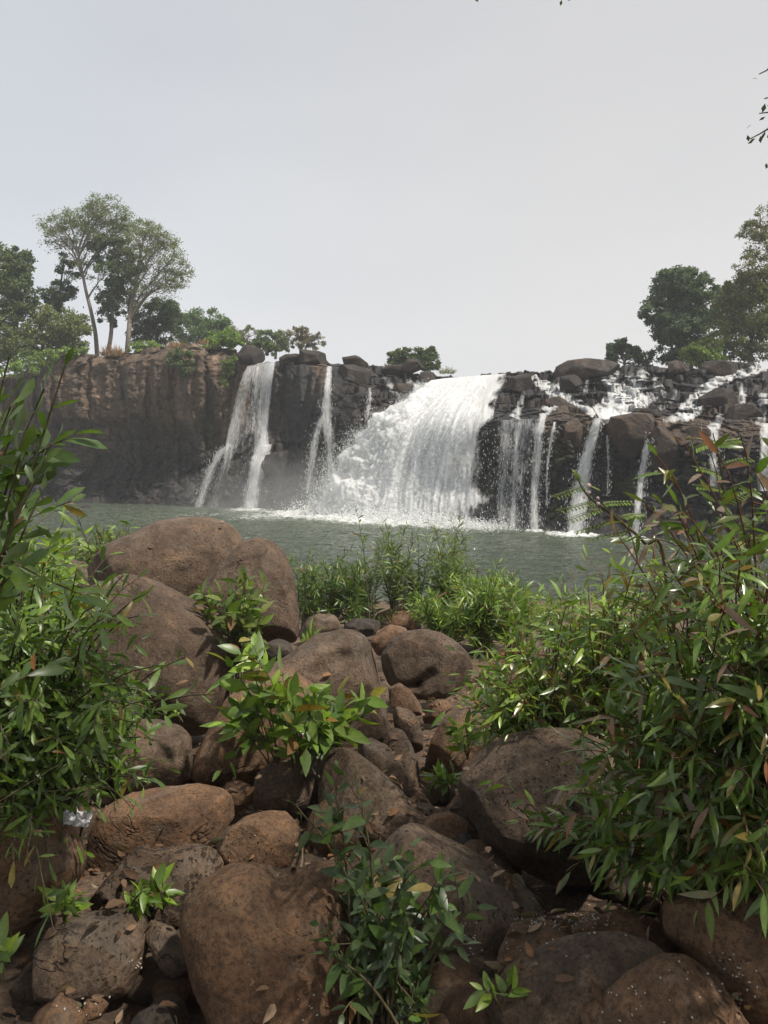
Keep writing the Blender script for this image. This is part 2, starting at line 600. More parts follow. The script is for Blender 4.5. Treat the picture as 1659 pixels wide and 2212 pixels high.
def build_cliff():
    kx = np.array(sorted(PROF))
    ky = np.array([[p[0] for p in PROF[k][1:]] for k in kx], float)
    kd = np.array([[p[1] for p in PROF[k][1:]] for k in kx], float)
    kb = np.array([PROF[k][0] for k in kx], float)
    cols = np.concatenate([np.arange(-500, -40, 12), np.arange(-40, 1740, 2.6), np.arange(1740, 2100, 12)])
    nu = len(cols)
    cy = np.stack([np.interp(cols, kx, ky[:, j]) for j in range(8)], 1)
    cd = np.stack([np.interp(cols, kx, kd[:, j]) for j in range(8)], 1)
    cb = np.interp(cols, kx, kb)
    base = atz(cols, cb, 0.0)
    knots = [base + np.array((0, -0.4, -1.6)), base]
    for j in range(8):
        knots.append(at(cols, cy[:, j], cd[:, j]))
    rim = knots[-1]
    knots.append(rim + np.stack([rim[:, 0] * 0.02, np.full(nu, 2.0), np.full(nu, -0.15)], 1))
    far = rim.copy()
    far[:, 1] += 60
    far[:, 0] *= 1.6
    far[:, 2] = 10.5
    knots.append(far)
    K = np.stack(knots, 0)
    seg = [4, 34, 40, 40, 40, 46, 40, 40, 44, 10, 10]
    rows, kid = [], []
    for j, s in enumerate(seg):
        for q in range(s):
            rows.append(K[j] + (K[j + 1] - K[j]) * (q / s))
            kid.append(j + q / s)
    rows.append(K[-1])
    kid.append(len(seg))
    G = np.stack(rows, 0)
    nv = len(rows)
    P = G.reshape(-1, 3)
    kidx = np.repeat(np.array(kid), nu)
    px = np.tile(cols, nv)
    steps = sstep(730, 850, px)                                        # right of the second fall the upper rock is stepped
    up = sstep(5.4, 6.3, kidx) * sstep(10.3, 9.2, kidx)                # the part above the ledge
    wface = sstep(0.8, 1.6, kidx) * sstep(10.6, 9.6, kidx)
    # vertical ribs and hollows
    ribs = fbm(P * (0.55, 0.25, 0.10) + 3.1, 4)
    d = ribs * 1.5 * (1 - 0.5 * steps)
    # angular blocks
    wq = P + 0.35 * np.stack([pn(P * 0.9), pn(P * 0.9 + 40), pn(P * 0.9 + 80)], 1)
    f1, f2, rid = worley(wq * (0.75, 0.6, 0.95))
    e1 = sstep(0.0, 0.16, f2 - f1)
    g1, g2, rid2 = worley(wq * (1.7, 1.5, 2.4) + 11)
    e2 = sstep(0.0, 0.2, g2 - g1)
    low = sstep(5.5, 2.5, kidx)
    amp = 0.06 + 0.64 * steps * (0.15 + 0.85 * up) + 0.40 * low * (1 - steps)
    d = d + amp * (rid[:, 0] - 0.5) * 1.5 - (0.06 + 0.44 * steps * (0.2 + 0.8 * up) + 0.2 * low * (1 - steps)) * (1 - e1)
    d = d + (0.04 + 0.40 * steps * (0.12 + 0.88 * up) + 0.25 * low) * (rid2[:, 1] - 0.5) - (0.03 + 0.13 * steps + 0.08 * low) * (1 - e2)
    h1, h2, rid3 = worley(wq * (0.42, 0.3, 0.07) + 23)                 # tall buttresses
    d = d + (1 - steps * (0.3 + 0.7 * up)) * (0.9 * (rid3[:, 0] - 0.5) - 0.35 * (1 - sstep(0, 0.22, h2 - h1)))
    d = d + 0.22 * fbm(P * 2.2, 4)
    # narrow vertical runnels in the red part
    d = d + (1 - steps) * 0.6 * pn(P * (1.3, 0.6, 0.10) + 9) * sstep(4, 6, kidx)
    q = P.copy()
    vd = nrm(P - EYE)
    q[:, 0] -= vd[:, 0] * d * wface
    q[:, 1] -= vd[:, 1] * d * wface
    # stairs: pull heights towards levels
    lev = 0.85 + 0.25 * (rid[:, 2] - 0.5)
    zz = q[:, 2] + 0.5 * fbm(P * (0.35, 0.35, 0) + 2, 3)
    zs = np.round(zz / lev) * lev + (zz / lev - np.round(zz / lev)) * lev * 0.25
    q[:, 2] += up * steps * 0.8 * (zs - zz) + up * steps * 0.25 * (rid2[:, 2] - 0.5)
    q[:, 2] += sstep(8.7, 9.0, kidx) * sstep(10.5, 9.3, kidx) * 0.25 * fbm(P * 0.8, 4)
    # colours of the rock itself: red-brown, weathered crest; black and wet lower down and along the falls
    py = pix(P)[1]
    n1 = fbm(P * (0.28, 0.2, 0.12), 4)
    n2 = fbm(P * (0.9, 0.6, 0.25) + 30, 4)
    brown = np.array((0.136, 0.097, 0.068))
    grey = np.array((0.060, 0.051, 0.046))
    black = np.array((0.020, 0.019, 0.020))
    green = np.array((0.055, 0.062, 0.022))
    left = 1 - sstep(470, 640, px)
    br = sstep(985, 880, py + 130 * n1 - 20) * left
    br = np.maximum(br, 0.75 * sstep(-0.1, 0.25, n1) * sstep(960, 860, py) * sstep(590, 640, px) * sstep(720, 690, px))
    blk = sstep(0.05, 0.3, n1 + 0.12) * 0.8 * steps * sstep(1000, 915, py) * sstep(850, 905, py)
    br = np.maximum(br, blk)
    br = np.maximum(br, 0.40 * sstep(0.1, 0.4, n2) * up)
    streak = sstep(0.1, 0.45, fbm(P * (1.2, 0.5, 0.07) + 55, 3))
    wet = sstep(480, 560, px) * (0.82 + 0.18 * sstep(-0.2, 0.2, n2))
    wet = np.maximum(wet, 0.75 * left * sstep(940, 1060, py + 60 * n2))
    c = grey * (1 - wet[:, None]) + black * wet[:, None]
    c = c * (1 - br[:, None]) + brown * br[:, None]
    c = c * (1 + 0.7 * (streak * left * sstep(1000, 930, py))[:, None])
    dk = sstep(0.12, 0.42, fbm(P * (0.9, 0.4, 0.06) + 77, 3)) * left * 0.6
    c = c * (1 - dk[:, None]) + black * 1.6 * dk[:, None]
    moss = sstep(0.1, 0.35, fbm(P * (0.5, 0.5, 0.3) + 70, 3)) * 0.7 * np.exp(-((px - 450) / 55) ** 2) * sstep(820, 900, py)
    moss = np.maximum(moss, 0.7 * sstep(0.15, 0.4, fbm(P * 0.6 + 90, 3)) * steps * sstep(930, 1010, py))
    moss = np.maximum(moss, 0.6 * sstep(9.6, 10.1, kidx) * sstep(-0.1, 0.2, n2))
    c = c * (1 - moss[:, None]) + green * moss[:, None]
    o = obj('cliff', q, grid_faces(nv, nu)[:, ::-1], M_CLIFF, attrs={'Col': c})
    o['kind'] = 'structure'
    bv = BVHTree.FromPolygons([tuple(x) for x in q], grid_faces(nv, nu).tolist())
    return o, bv


cliff, CLIFF_BV = build_cliff()


def cliff_hit(x, y):
    r = ray(x, y)
    h = CLIFF_BV.ray_cast(Vector(EYE), Vector(r), 200)
    return None if h[0] is None else np.array(h[0])


# ------------------------------------------------------------------ the setting: pool
# landing places of falling water (picture column, y, radius in metres, strength)
FOAM = [(545, 1102, 2.6, .8), (470, 1100, 2.5, .45), (432, 1096, 1.6, .5), (610, 1108, 3.0, .7), (690, 1112, 4.0, 1.1), (750, 1116, 4.0, 1.1), (820, 1124, 3.8, 1.1),
        (890, 1129, 3.4, 1.0), (960, 1134, 3.0, .9), (1030, 1139, 2.2, .75), (1100, 1144, 1.3, .6), (1160, 1148, 1.3, .7), (1240, 1156, 1.8, 1.0), (1200, 1153, 1.0, .4), (1365, 1167, 1.4, .8), (600, 1116, 6, .62), (440, 1112, 9, .5), (240, 1104, 9, .44), (820, 1145, 7, .42), (1000, 1155, 6, .38), (400, 1130, 12, .36), (1200, 1165, 5, .36)]


def build_pool():
    xs = np.concatenate([np.linspace(-130, -36, 20), np.linspace(-35, 30, 640), np.linspace(31, 130, 20)])
    ys = np.concatenate([np.linspace(12, 20, 10), np.linspace(20.1, 70, 620), np.linspace(72, 90, 5)])
    X, Y = np.meshgrid(xs, ys)
    p = np.stack([X.ravel(), Y.ravel(), np.zeros(X.size)], 1)
    foam = np.zeros(len(p))
    rough = np.zeros(len(p))
    for fx, fy, r, s in FOAM:
        c = atz(fx, fy, 0.0)
        dd = np.hypot(p[:, 0] - c[0], (p[:, 1] - c[1]) * 0.9)
        foam = np.maximum(foam, s * np.exp(-(dd / r) ** 2))
        rough = np.maximum(rough, s * np.exp(-(dd / (r * 1.7)) ** 2))
    z = 0.07 * fbm(p * (0.6, 1.3, 1), 4) + 0.04 * fbm(p * (1.5, 3.0, 1) + 5, 3)
    z = z + rough * (0.36 * np.abs(fbm(p * 0.9 + 8, 4)) + 0.12 * fbm(p * 3, 3)) + 0.35 * foam ** 2 * np.abs(fbm(p * 1.6 + 3, 4))
    p[:, 2] = z
    t = NT('pool_water')
    v = t.n('TexCoord').outputs['Object']
    a = t.n('Attribute', attribute_name='uvw')
    sep = t.n('SeparateXYZ')
    t.l(a.outputs['Vector'], sep.inputs[0])
    w1 = t.noise(t.vmul(v, (0.55, 1.9, 1)), 1.3, 4, 0.6, 0.6)
    w2 = t.noise(t.vmul(v, (0.6, 1.8, 1)), 3.4, 4, 0.6, 0.5)
    fn = t.noise(t.vmul(v, (0.8, 1.5, 1)), 2.6, 8, 0.72, 0.8)
    f = t.math('ADD', t.math('MULTIPLY', t.math('SUBTRACT', t.math('ADD', fn, sep.outputs[0]), 1.02), 5.0), 0.0, True)
    f = t.math('MAXIMUM', f, t.math('MULTIPLY', t.math('SUBTRACT', sep.outputs[0], 0.8), 3.0, True))
    base = t.ramp(w1, [(0.35, (0.032, 0.046, 0.024)), (0.65, (0.056, 0.074, 0.043))])
    base = t.mix(t.math('MULTIPLY', sep.outputs[1], 0.6, True), base, t.ramp(w1, [(0.35, (0.17, 0.205, 0.15)), (0.65, (0.28, 0.32, 0.25))]))   # aerated, milky near the falls
    t.l(t.mix(f, base, (0.80, 0.82, 0.80)), t.b.inputs['Base Color'])
    t.l(t.math('ADD', t.math('MULTIPLY', f, 0.5), 0.05), t.b.inputs['Roughness'])
    t.b.inputs['IOR'].default_value = 1.75
    b = t.bump(w1, 1.0, 0.65)
    b = t.bump(w2, 1.0, 0.34, b)
    t.l(b, t.b.inputs['Normal'])
    o = obj('pool_water', p, grid_faces(*X.shape), t.m, attrs={'uvw': np.stack([foam, rough, rough], 1)})
    o['kind'] = 'structure'


build_pool()

# ------------------------------------------------------------------ falling water
M_FALL = fall_material('white_water', 5.0, 2.2, 5.0, 0.0, 0.95, 0.6)
M_FALL_OUT = fall_material('white_water_strands', 6.5, 3.0, 7.5, 4.0, 0.95, 0.65)
M_THIN = fall_material('thin_water', 9.0, 7.0, 3.2, 8.0, 0.9)
rng = np.random.RandomState(11)


def catmull(pts, n):
    pts = np.asarray(pts, float)
    e = np.concatenate([[2 * pts[0] - pts[1]], pts, [2 * pts[-1] - pts[-2]]])
    out = []
    t = np.linspace(0, len(pts) - 1 - 1e-9, n)
    i = t.astype(int)
    f = (t - i)[(...,) + (None,) * (pts.ndim - 1)]
    a, b, c, d = e[i], e[i + 1], e[i + 2], e[i + 3]
    return 0.5 * (2 * b + (c - a) * f + (2 * a - 5 * b + 4 * c - d) * f ** 2 + (3 * b - a - 3 * c + d) * f ** 3)


TET = np.array([(1, 1, 1), (1, -1, -1), (-1, 1, -1), (-1, -1, 1)]) / 1.732
TETF = np.array([(0, 1, 2), (0, 3, 1), (0, 2, 3), (1, 3, 2)])


def drops(name, pts, sizes, parent, stretch=1.6):
    n = len(pts)
    q = rng.normal(size=(n, 4, 3)) * 0.25 + TET
    q[:, :, 2] *= stretch
    v = pts[:, None] + q * sizes[:, None, None]
    f = (np.arange(n)[:, None, None] * 4 + TETF).reshape(-1, 3)
    return tag(obj(name, v.reshape(-1, 3), f, M_DROP, parent, smooth=False), None, None, kind='stuff')


def sheet(name, G, dens, mat, parent, lump=0.0, off=0.0, freq=0.8, froth=None):
    """a sheet of water: G rows along the flow, columns across"""
    nr, nc = G.shape[:2]
    du = np.gradient(G, axis=1)
    dv = np.gradient(G, axis=0)
    nn = nrm(np.cross(du, dv))
    nn = np.where((nn[..., 1:2] > 0), -nn, nn)
    P = G.reshape(-1, 3)
    u = np.cumsum(np.linalg.norm(du, axis=2).mean(0))
    vv = np.cumsum(np.linalg.norm(dv, axis=2), axis=0)
    q = np.stack([np.tile(u, nr), vv.ravel() * 0.14, np.full(nr * nc, off * 9 + G[0, 0, 0])], 1)
    ramp = np.repeat(np.linspace(0, 1, nr) ** 0.7, nc)
    b = ramp * lump * (0.8 * fbm(q * freq, 3) + 0.35 * fbm(q * freq * 3.1 + 7, 3) + 0.12 * fbm(P * freq * 3, 2))
    if froth is not None:                                 # boiling white water at the leading edge
        b = b + froth * ramp * (0.45 + 0.9 * fbm(P * (0.7, 0.7, 0.9) + 31, 4) + 0.5 * fbm(P * 2.3 + 12, 3))
    P = P + nn.reshape(-1, 3) * (b + off * ramp)[:, None]
    uvw = np.stack([np.tile(u, nr), vv.ravel(), dens.ravel()], 1)
    return obj(name, P, grid_faces(nr, nc), mat, parent, attrs={'uvw': uvw})


def in_front(G, clear=0.35, soft=14):
    """the water runs over the rock: never behind it"""
    nr, nc = G.shape[:2]
    PX, PY = pix(G.reshape(-1, 3))
    dep = G.reshape(-1, 3)[:, 1].copy()
    dl = np.zeros(len(dep))
    for i in range(len(dep)):
        h = cliff_hit(PX[i], PY[i])
        if h is not None and h[1] - clear < dep[i]:
            dl[i] = h[1] - clear - dep[i]
    dl = dl.reshape(nr, nc)

    def spread(a, k, f):
        for ax in (0, 1):
            w = np.pad(a, [(k, k) if q == ax else (0, 0) for q in (0, 1)], mode='edge')
            a = f(np.stack([np.take(w, range(q, q + a.shape[ax]), axis=ax) for q in range(2 * k + 1)]), axis=0)
        return a
    dl = spread(dl, soft, np.min)                         # then smooth, so that the water does not copy each block
    dl = spread(spread(dl, soft, np.mean), soft, np.mean)
    dep = dep.reshape(nr, nc) + dl
    return at(PX, PY, dep.ravel()).reshape(nr, nc, 3)


def main_fall():
    L = [[(930, 822, 57), (905, 850, 54.5), (868, 882, 52.8), (822, 908, 51.6), (775, 952, 50.8), (735, 1008, 50.2), (706, 1065, 49.8), 680],
         [(962, 817, 57), (940, 842, 53.5), (906, 876, 51.5), (862, 915, 50.3), (822, 970, 49.4), (797, 1040, 48.7), (785, 1080, 48.4), 775],
         [(1000, 814, 57), (980, 842, 52.5), (955, 872, 50), (925, 915, 48.6), (902, 970, 47.6), (890, 1040, 46.8), (884, 1085, 46.5), 880],
         [(1048, 810, 57), (1030, 840, 52), (1012, 870, 49), (994, 910, 47), (980, 970, 45.7), (972, 1040, 45), (968, 1085, 44.6), 966],
         [(1096, 807, 57), (1084, 838, 51.5), (1072, 868, 48), (1064, 905, 45.2), (1060, 970, 44), (1058, 1040, 43.3), (1056, 1085, 42.9), 1058]]
    ly = [1112, 1120, 1128, 1135, 1140]
    S = []
    for k, row in enumerate(L):
        pts = [at(*p) for p in row[:-1]] + [atz(row[-1], ly[k], -0.1)]
        S.append(catmull(pts, 230))
    G = catmull(np.array(S), 210).transpose(1, 0, 2)
    nr, nc = G.shape[:2]
    vv, uu = np.meshgrid(np.linspace(0, 1, nr), np.linspace(0, 1, nc), indexing='ij')
    t = thing('waterfall', atz(880, 1128, 0.0))
    tag(t, 'wide roaring white waterfall arching into the pool, the biggest of the falls', 'waterfall', 'waterfalls')
    G = in_front(G)
    nr, nc = G.shape[:2]
    core = 1.14 - 0.46 * sstep(0.2, 0.75, uu) * sstep(0.40, 0.65, vv) - 0.08 * sstep(0.6, 1, vv)
    core += 0.50 * sstep(0.6, 0.05, uu) + 0.10 * sstep(0.42, 0.1, vv)
    en = 0.10 * pn(np.stack([np.zeros(nr * nc), vv.ravel() * 9, uu.ravel() * 2], 1)).reshape(nr, nc)
    core -= (0.75 - 0.45 * sstep(0.5, 0.65, vv)) * sstep(0.84, 1.0, uu + en) + 0.5 * sstep(0.035, 0.0, uu)
    sheet('water_sheet', G, core, M_FALL, t, (0.34 + 0.2 * sstep(0.55, 0.0, uu)).ravel(), 0.0, 1.3, (1.1 * sstep(0.5, 0.0, uu)).ravel())
    outer = 0.54 + 0.10 * sstep(0.45, 0.1, uu) - 0.10 * sstep(0.4, 1, uu) * sstep(0.5, 0.9, vv) + 0.1 * sstep(0.4, 0.0, uu) - 0.5 * sstep(0.8, 1, uu + en) - 0.4 * sstep(0.05, 0, uu)
    sheet('water_strands', G, outer, M_FALL_OUT, t, (0.45 + 0.3 * sstep(0.55, 0.0, uu)).ravel(), 0.35, 1.3, (1.4 * sstep(0.5, 0.0, uu)).ravel())
    # spray: drops thrown clear of the sheet, thickest at the leading edge
    n = 40000
    a = np.concatenate([rng.beta(1.0, 1.6, n // 3) * 0.97, rng.beta(0.7, 6, n - n // 3)])
    b = rng.beta(1.9, 1.3, n)
    b = np.clip(b, 0.1, 0.995)
    P = G[(b * (nr - 1)).astype(int), (a * (nc - 1)).astype(int)]
    cl = fbm(P * 0.9 + 50, 3)
    k = rng.rand(n) < sstep(-0.25, 0.25, cl) + 0.15
    P, b, a = P[k], b[k], a[k]
    off = np.abs(rng.normal(size=len(P))) * (0.25 + 0.55 * b)
    P = P + np.stack([rng.normal(size=len(P)) * 0.15 - off * 0.75 * sstep(0.3, 0, a), -off - 0.25, rng.normal(size=len(P)) * 0.22 + off * 0.3], 1)
    P = P[P[:, 2] > 0.0]
    drops('spray', P, 0.006 + 0.017 * rng.rand(len(P)) ** 2, t, 2.4)
    # foam boiling up where it lands
    n = 16000
    a = rng.rand(n)
    P = G[nr - 1, (a * (nc - 1)).astype(int)] + np.stack([rng.normal(size=n) * 0.9 - 1.4 * sstep(0.3, 0, a) * rng.rand(n), -np.abs(rng.normal(size=n)) * 1.0, np.zeros(n)], 1)
    hh = np.abs(rng.normal(size=n)) * (0.30 + 0.55 * (1 - a)) * (0.4 + 0.9 * np.abs(fbm(P * 0.8, 3)))
    P[:, 2] = hh
    drops('splash', P, 0.02 + 0.035 * rng.rand(n) ** 2, t, 1.0)
    return G


MAIN = main_fall()


def fall(label, strands, spray=0, mat=None):
    """a free fall or a fall down the face; each strand: list of (x, y) picture points of its course, half widths in metres, amount, gap"""
    first = None
    t = None
    for pts, hw, amount in strands:
        n = len(pts)
        q = []
        for i, (x, y) in enumerate(pts):
            h = cliff_hit(x, y)
            if h is None:
                h = cliff_hit(x, y + 6)
            if h is None:
                h = q[-1] if q else at(x, y, 55)
            w = atz(x, y, -0.05) if y > 1000 else None
            if w is not None and w[1] < h[1]:
                h = w
            q.append(h)
        q = np.array(q)
        # water falls forward: distance from the eye never grows on the way down
        for i in range(1, n):
            lim = q[i - 1, 1] - 0.05
            if q[i, 1] > lim:
                q[i] = at(pts[i][0], pts[i][1], lim)
        q[:, 1] -= 0.25
        m = 30 * n
        C = catmull(q, m)
        hwv = np.interp(np.linspace(0, 1, m), np.linspace(0, 1, len(hw)), hw)
        am = 0.13 + 0.66 * np.interp(np.linspace(0, 1, m), np.linspace(0, 1, len(amount)), amount)
        nc = 22
        s = np.linspace(-1, 1, nc)
        wob = 1 + 0.25 * pn(np.stack([np.linspace(0, 6, m), np.full(m, q[0, 0]), np.zeros(m)], 1))
        G = C[:, None, :] + (s[None, :] * (hwv * wob)[:, None])[..., None] * np.array((1, 0, 0)) + ((1 - s ** 2)[None, :] * -0.18 * hwv[:, None])[..., None] * np.array((0, 1, 0))
        G = in_front(G, 0.2, 4)
        D = am[:, None] + 0.06 - 0.45 * np.abs(s)[None, :] ** 1.7 - 0.12 * np.abs(pn(np.stack([np.tile(s * 3, m), np.repeat(np.linspace(0, 5, m), nc), np.full(m * nc, q[0, 0])], 1))).reshape(m, nc)
        if t is None:
            t = thing('waterfall', tuple(C[-1] * (1, 1, 0)))
            tag(t, label, 'waterfall', 'waterfalls')
        sheet('water_sheet', G, D, mat or M_THIN, t, 0.12, 0.0, 1.6)
        k = int(spray * m * 0.4)
        if k:
            b = rng.beta(1.6, 1.0, k)
            i = (b * (m - 1)).astype(int)
            P = C[i] + np.stack([rng.normal(size=k) * hwv[i] * 0.65, -np.abs(rng.normal(size=k)) * 0.25 - 0.1, rng.normal(size=k) * 0.15], 1)
            drops('spray', P[P[:, 2] > 0], (0.006 + 0.013 * rng.rand(k) ** 2)[P[:, 2] > 0], t, 5.0)
    return t


LACY = fall('broad lacy waterfall over the red cliff, leftmost of the falls',
     [([(588, 783), (580, 850), (574, 930), (572, 966)], [0.35, 0.34, 0.34, 0.4], [0.85, 0.8, 0.75, 0.9]),
      ([(560, 784), (554, 850), (548, 930)], [0.3, 0.3, 0.3], [0.7, 0.55, 0.4]),
      ([(572, 960), (562, 1000), (550, 1050), (543, 1100)], [0.65, 0.9, 0.8, 0.65], [0.95, 0.88, 0.78, 0.74]),
      ([(500, 962), (478, 978), (452, 1030), (430, 1096)], [0.35, 0.5, 0.55, 0.5], [0.7, 0.72, 0.66, 0.6])], 14)
LS = [[(530, 792, 59), (512, 830, 58.4), (496, 890, 58), (484, 945, 57.4), (474, 985, 56.8), 436],
      [(552, 786, 59), (541, 840, 58), (530, 900, 57.4), (520, 960, 56.8), (508, 1010, 56.2), 486],
      [(572, 783, 58.8), (566, 840, 57.6), (560, 900, 57), (554, 960, 56.2), (544, 1010, 55.6), 520],
      [(599, 782, 58.6), (592, 840, 57), (585, 900, 56.6), (580, 955, 55.8), (572, 1000, 55.2), 552]]
_G = catmull(np.array([catmull([at(*p) for p in r[:-1]] + [atz(r[-1], 1098 + k, -0.05)], 140) for k, r in enumerate(LS)]), 90).transpose(1, 0, 2)
_G = in_front(_G)
_v, _u = np.meshgrid(np.linspace(0, 1, 140), np.linspace(0, 1, 90), indexing='ij')
_D = 0.46 + 0.16 * np.exp(-((_u - 0.8) / 0.18) ** 2) + 0.14 * sstep(0.25, 0.0, _v) + 0.16 * np.exp(-((_u - 0.14) / 0.12) ** 2) * sstep(0, .5, _v) - 0.10 * sstep(0.5, 0.9, _v)
_D -= 0.5 * sstep(0.9, 1, _u) + 0.4 * sstep(0.08, 0, _u) + 0.06
sheet('water_sheet', _G, _D, M_THIN, LACY, 0.12, 0.0, 1.6)
fall('slim white stream splitting in two between the lacy fall and the big fall',
     [([(712, 792), (708, 850), (706, 900), (712, 980), (716, 1060)], [0.28, 0.42, 0.5, 0.5, 0.4], [0.78, 0.74, 0.68, 0.58, 0.4]),
      ([(700, 896), (684, 940), (674, 1000), (664, 1066)], [0.25, 0.42, 0.4, 0.3], [0.66, 0.68, 0.62, 0.5])], 16)
fall('faint trickle down the black rock just left of the big fall',
     [([(800, 838), (798, 870), (793, 908)], [0.2, 0.26, 0.25], [0.56, 0.58, 0.5])], 6)
fall('thin see-through curtain of water falling over the ledge beside the big fall',
     [([(1125, 906), (1120, 980), (1116, 1060), (1112, 1145)], [1.9, 2.0, 2.0, 2.0], [0.46, 0.40, 0.38, 0.36]),
      ([(1092, 908), (1090, 960), (1086, 1050), (1084, 1142)], [0.75, 0.8, 0.8, 0.8], [0.56, 0.52, 0.48, 0.46]),
      ([(1118, 912), (1112, 990), (1108, 1060), (1106, 1144)], [0.3, 0.35, 0.35, 0.35], [0.66, 0.62, 0.55, 0.5])], 14)
fall('narrow white fall spilling straight off the ledge under the small rock steps',
     [([(1172, 893), (1160, 950), (1154, 1040), (1150, 1146)], [0.32, 0.38, 0.42, 0.45], [0.8, 0.7, 0.62, 0.56])], 18)
fall('hair-thin trickle beside a brown ledge rock',
     [([(1196, 912), (1188, 950), (1180, 1010), (1178, 1090)], [0.12, 0.12, 0.12, 0.12], [0.74, 0.66, 0.6, 0.5])], 4)
fall('strong slanting white fall pouring off the ledge between two brown rocks',
     [([(1288, 904), (1278, 940), (1262, 1000), (1248, 1080), (1240, 1156)], [0.22, 0.3, 0.42, 0.6, 0.75], [0.98, 0.95, 0.85, 0.75, 0.66])], 34)
fall('thin thread of water down dark rock right of the strong slanting fall',
     [([(1308, 940), (1310, 990), (1309, 1070)], [0.1, 0.1, 0.1], [0.72, 0.6, 0.45])], 3)
fall('slender white fall dropping behind the reddish sprigs of the right shrub',
     [([(1404, 934), (1392, 970), (1380, 1040), (1366, 1162)], [0.16, 0.2, 0.24, 0.3], [0.9, 0.84, 0.72, 0.62])], 12)
fall('short white fall behind the upper leaves of the right shrub',
     [([(1538, 930), (1536, 980), (1534, 1060)], [0.3, 0.26, 0.3], [0.8, 0.75, 0.6])], 8)
fall('white fall at the far right edge above the shrub',
     [([(1648, 915), (1645, 970), (1642, 1060)], [0.35, 0.35, 0.35], [0.82, 0.75, 0.65])], 8)


def cascade(label, runs):
    """white water running down the stepped rock: each run follows the rock it is drawn over"""
    V, Fs, A = [], [], []
    off = 0
    for pts, hw, amount in runs:
        pts = np.array(pts, float)
        n = int(np.hypot(*np.diff(pts, axis=0).T).sum() / 1.6) + 4
        C = catmull(pts, n)
        hwv = 1.3 * np.interp(np.linspace(0, 1, n), np.linspace(0, 1, len(hw)), hw)
        am = np.interp(np.linspace(0, 1, n), np.linspace(0, 1, len(amount)), amount)
        tn = nrm(np.gradient(C, axis=0))
        side = np.stack([-tn[:, 1], tn[:, 0]], 1)
        nc = max(7, int(max(hw) / 1.2))
        s = np.linspace(-1, 1, nc)
        ed = 1 + 0.35 * pn(np.stack([C[:, 0] * 0.07, C[:, 1] * 0.09, np.zeros(n)], 1))
        XY = C[:, None] + side[:, None] * (s[None, :] * (hwv * ed)[:, None])[..., None]
        ok = np.zeros((n, nc), bool)
        P = np.zeros((n, nc, 3))
        for i in range(n):
            for j in range(nc):
                h = cliff_hit(*XY[i, j])
                if h is not None and h[1] < 62:
                    ok[i, j] = True
                    P[i, j] = h - nrm(h - EYE) * 0.10 + (0, 0, 0.03)
        D = am[:, None] - 0.5 * np.abs(s)[None, :] ** 4
        D = D - 0.10 - 0.16 * np.abs(fbm(np.stack([XY[..., 0].ravel() * 0.12, XY[..., 1].ravel() * 0.2, np.zeros(D.size)], 1), 3)).reshape(D.shape)
        uvw = np.stack([XY[..., 0].ravel() * 0.027, XY[..., 1].ravel() * 0.045, D.ravel()], 1)
        f = grid_faces(n, nc, ok)
        V.append(P.reshape(-1, 3))
        Fs.append(f + off)
        A.append(uvw)
        off += n * nc
    V, Fs, A = np.concatenate(V), np.concatenate(Fs), np.concatenate(A)
    used = np.unique(Fs)
    rm = -np.ones(len(V), int)
    rm[used] = np.arange(len(used))
    o = obj('cascade', V[used], rm[Fs], M_CASC, None, loc=V[used].min(0), attrs={'uvw': A[used]})
    return tag(o, label, 'cascade', 'cascades on the stepped rock')


M_CASC = fall_material('running_water', 5.0, 3.0, 4.0, 2.0, 0.86)
cascade('broad white cascade tumbling down dark steps to the slanting fall',
        [([(1322, 800), (1318, 822), (1330, 845), (1338, 868)], [20, 20, 16, 22], [0.8, 0.76, 0.78, 0.85]),
         ([(1395, 803), (1380, 825), (1366, 850), (1340, 872), (1292, 900)], [14, 16, 26, 34, 18], [0.68, 0.72, 0.8, 0.9, 0.95]),
         ([(1435, 838), (1400, 862), (1360, 882), (1300, 902)], [14, 14, 14, 10], [0.6, 0.72, 0.85, 0.9])])
cascade('long white cascade curving down from the upper right of the rock steps',
        [([(1655, 793), (1610, 806), (1560, 820), (1520, 846), (1500, 872), (1480, 896)], [8, 10, 10, 13, 16, 22], [0.85, 0.85, 0.82, 0.9, 0.9, 0.82]),
         ([(1480, 892), (1455, 905), (1430, 912)], [14, 8, 5], [0.8, 0.7, 0.6])])
cascade('small cascade stepping past the black block stack to the ledge',
        [([(1152, 812), (1160, 826), (1185, 838), (1215, 856), (1250, 872), (1284, 898)], [7, 9, 12, 14, 10, 8], [0.8, 0.78, 0.8, 0.72, 0.72, 0.8]),
         ([(1200, 832), (1212, 848), (1196, 870), (1176, 890)], [8, 12, 14, 12], [0.76, 0.76, 0.78, 0.8])])
cascade('thin cascades dripping among the dark rocks left of the big fall',
        [([(828, 815), (845, 835), (862, 862)], [6, 8, 8], [0.58, 0.62, 0.6]),
         ([(880, 820), (890, 842), (900, 860)], [10, 12, 10], [0.62, 0.64, 0.62]),
         ([(915, 815), (905, 840), (890, 868)], [12, 14, 12], [0.66, 0.68, 0.7])])
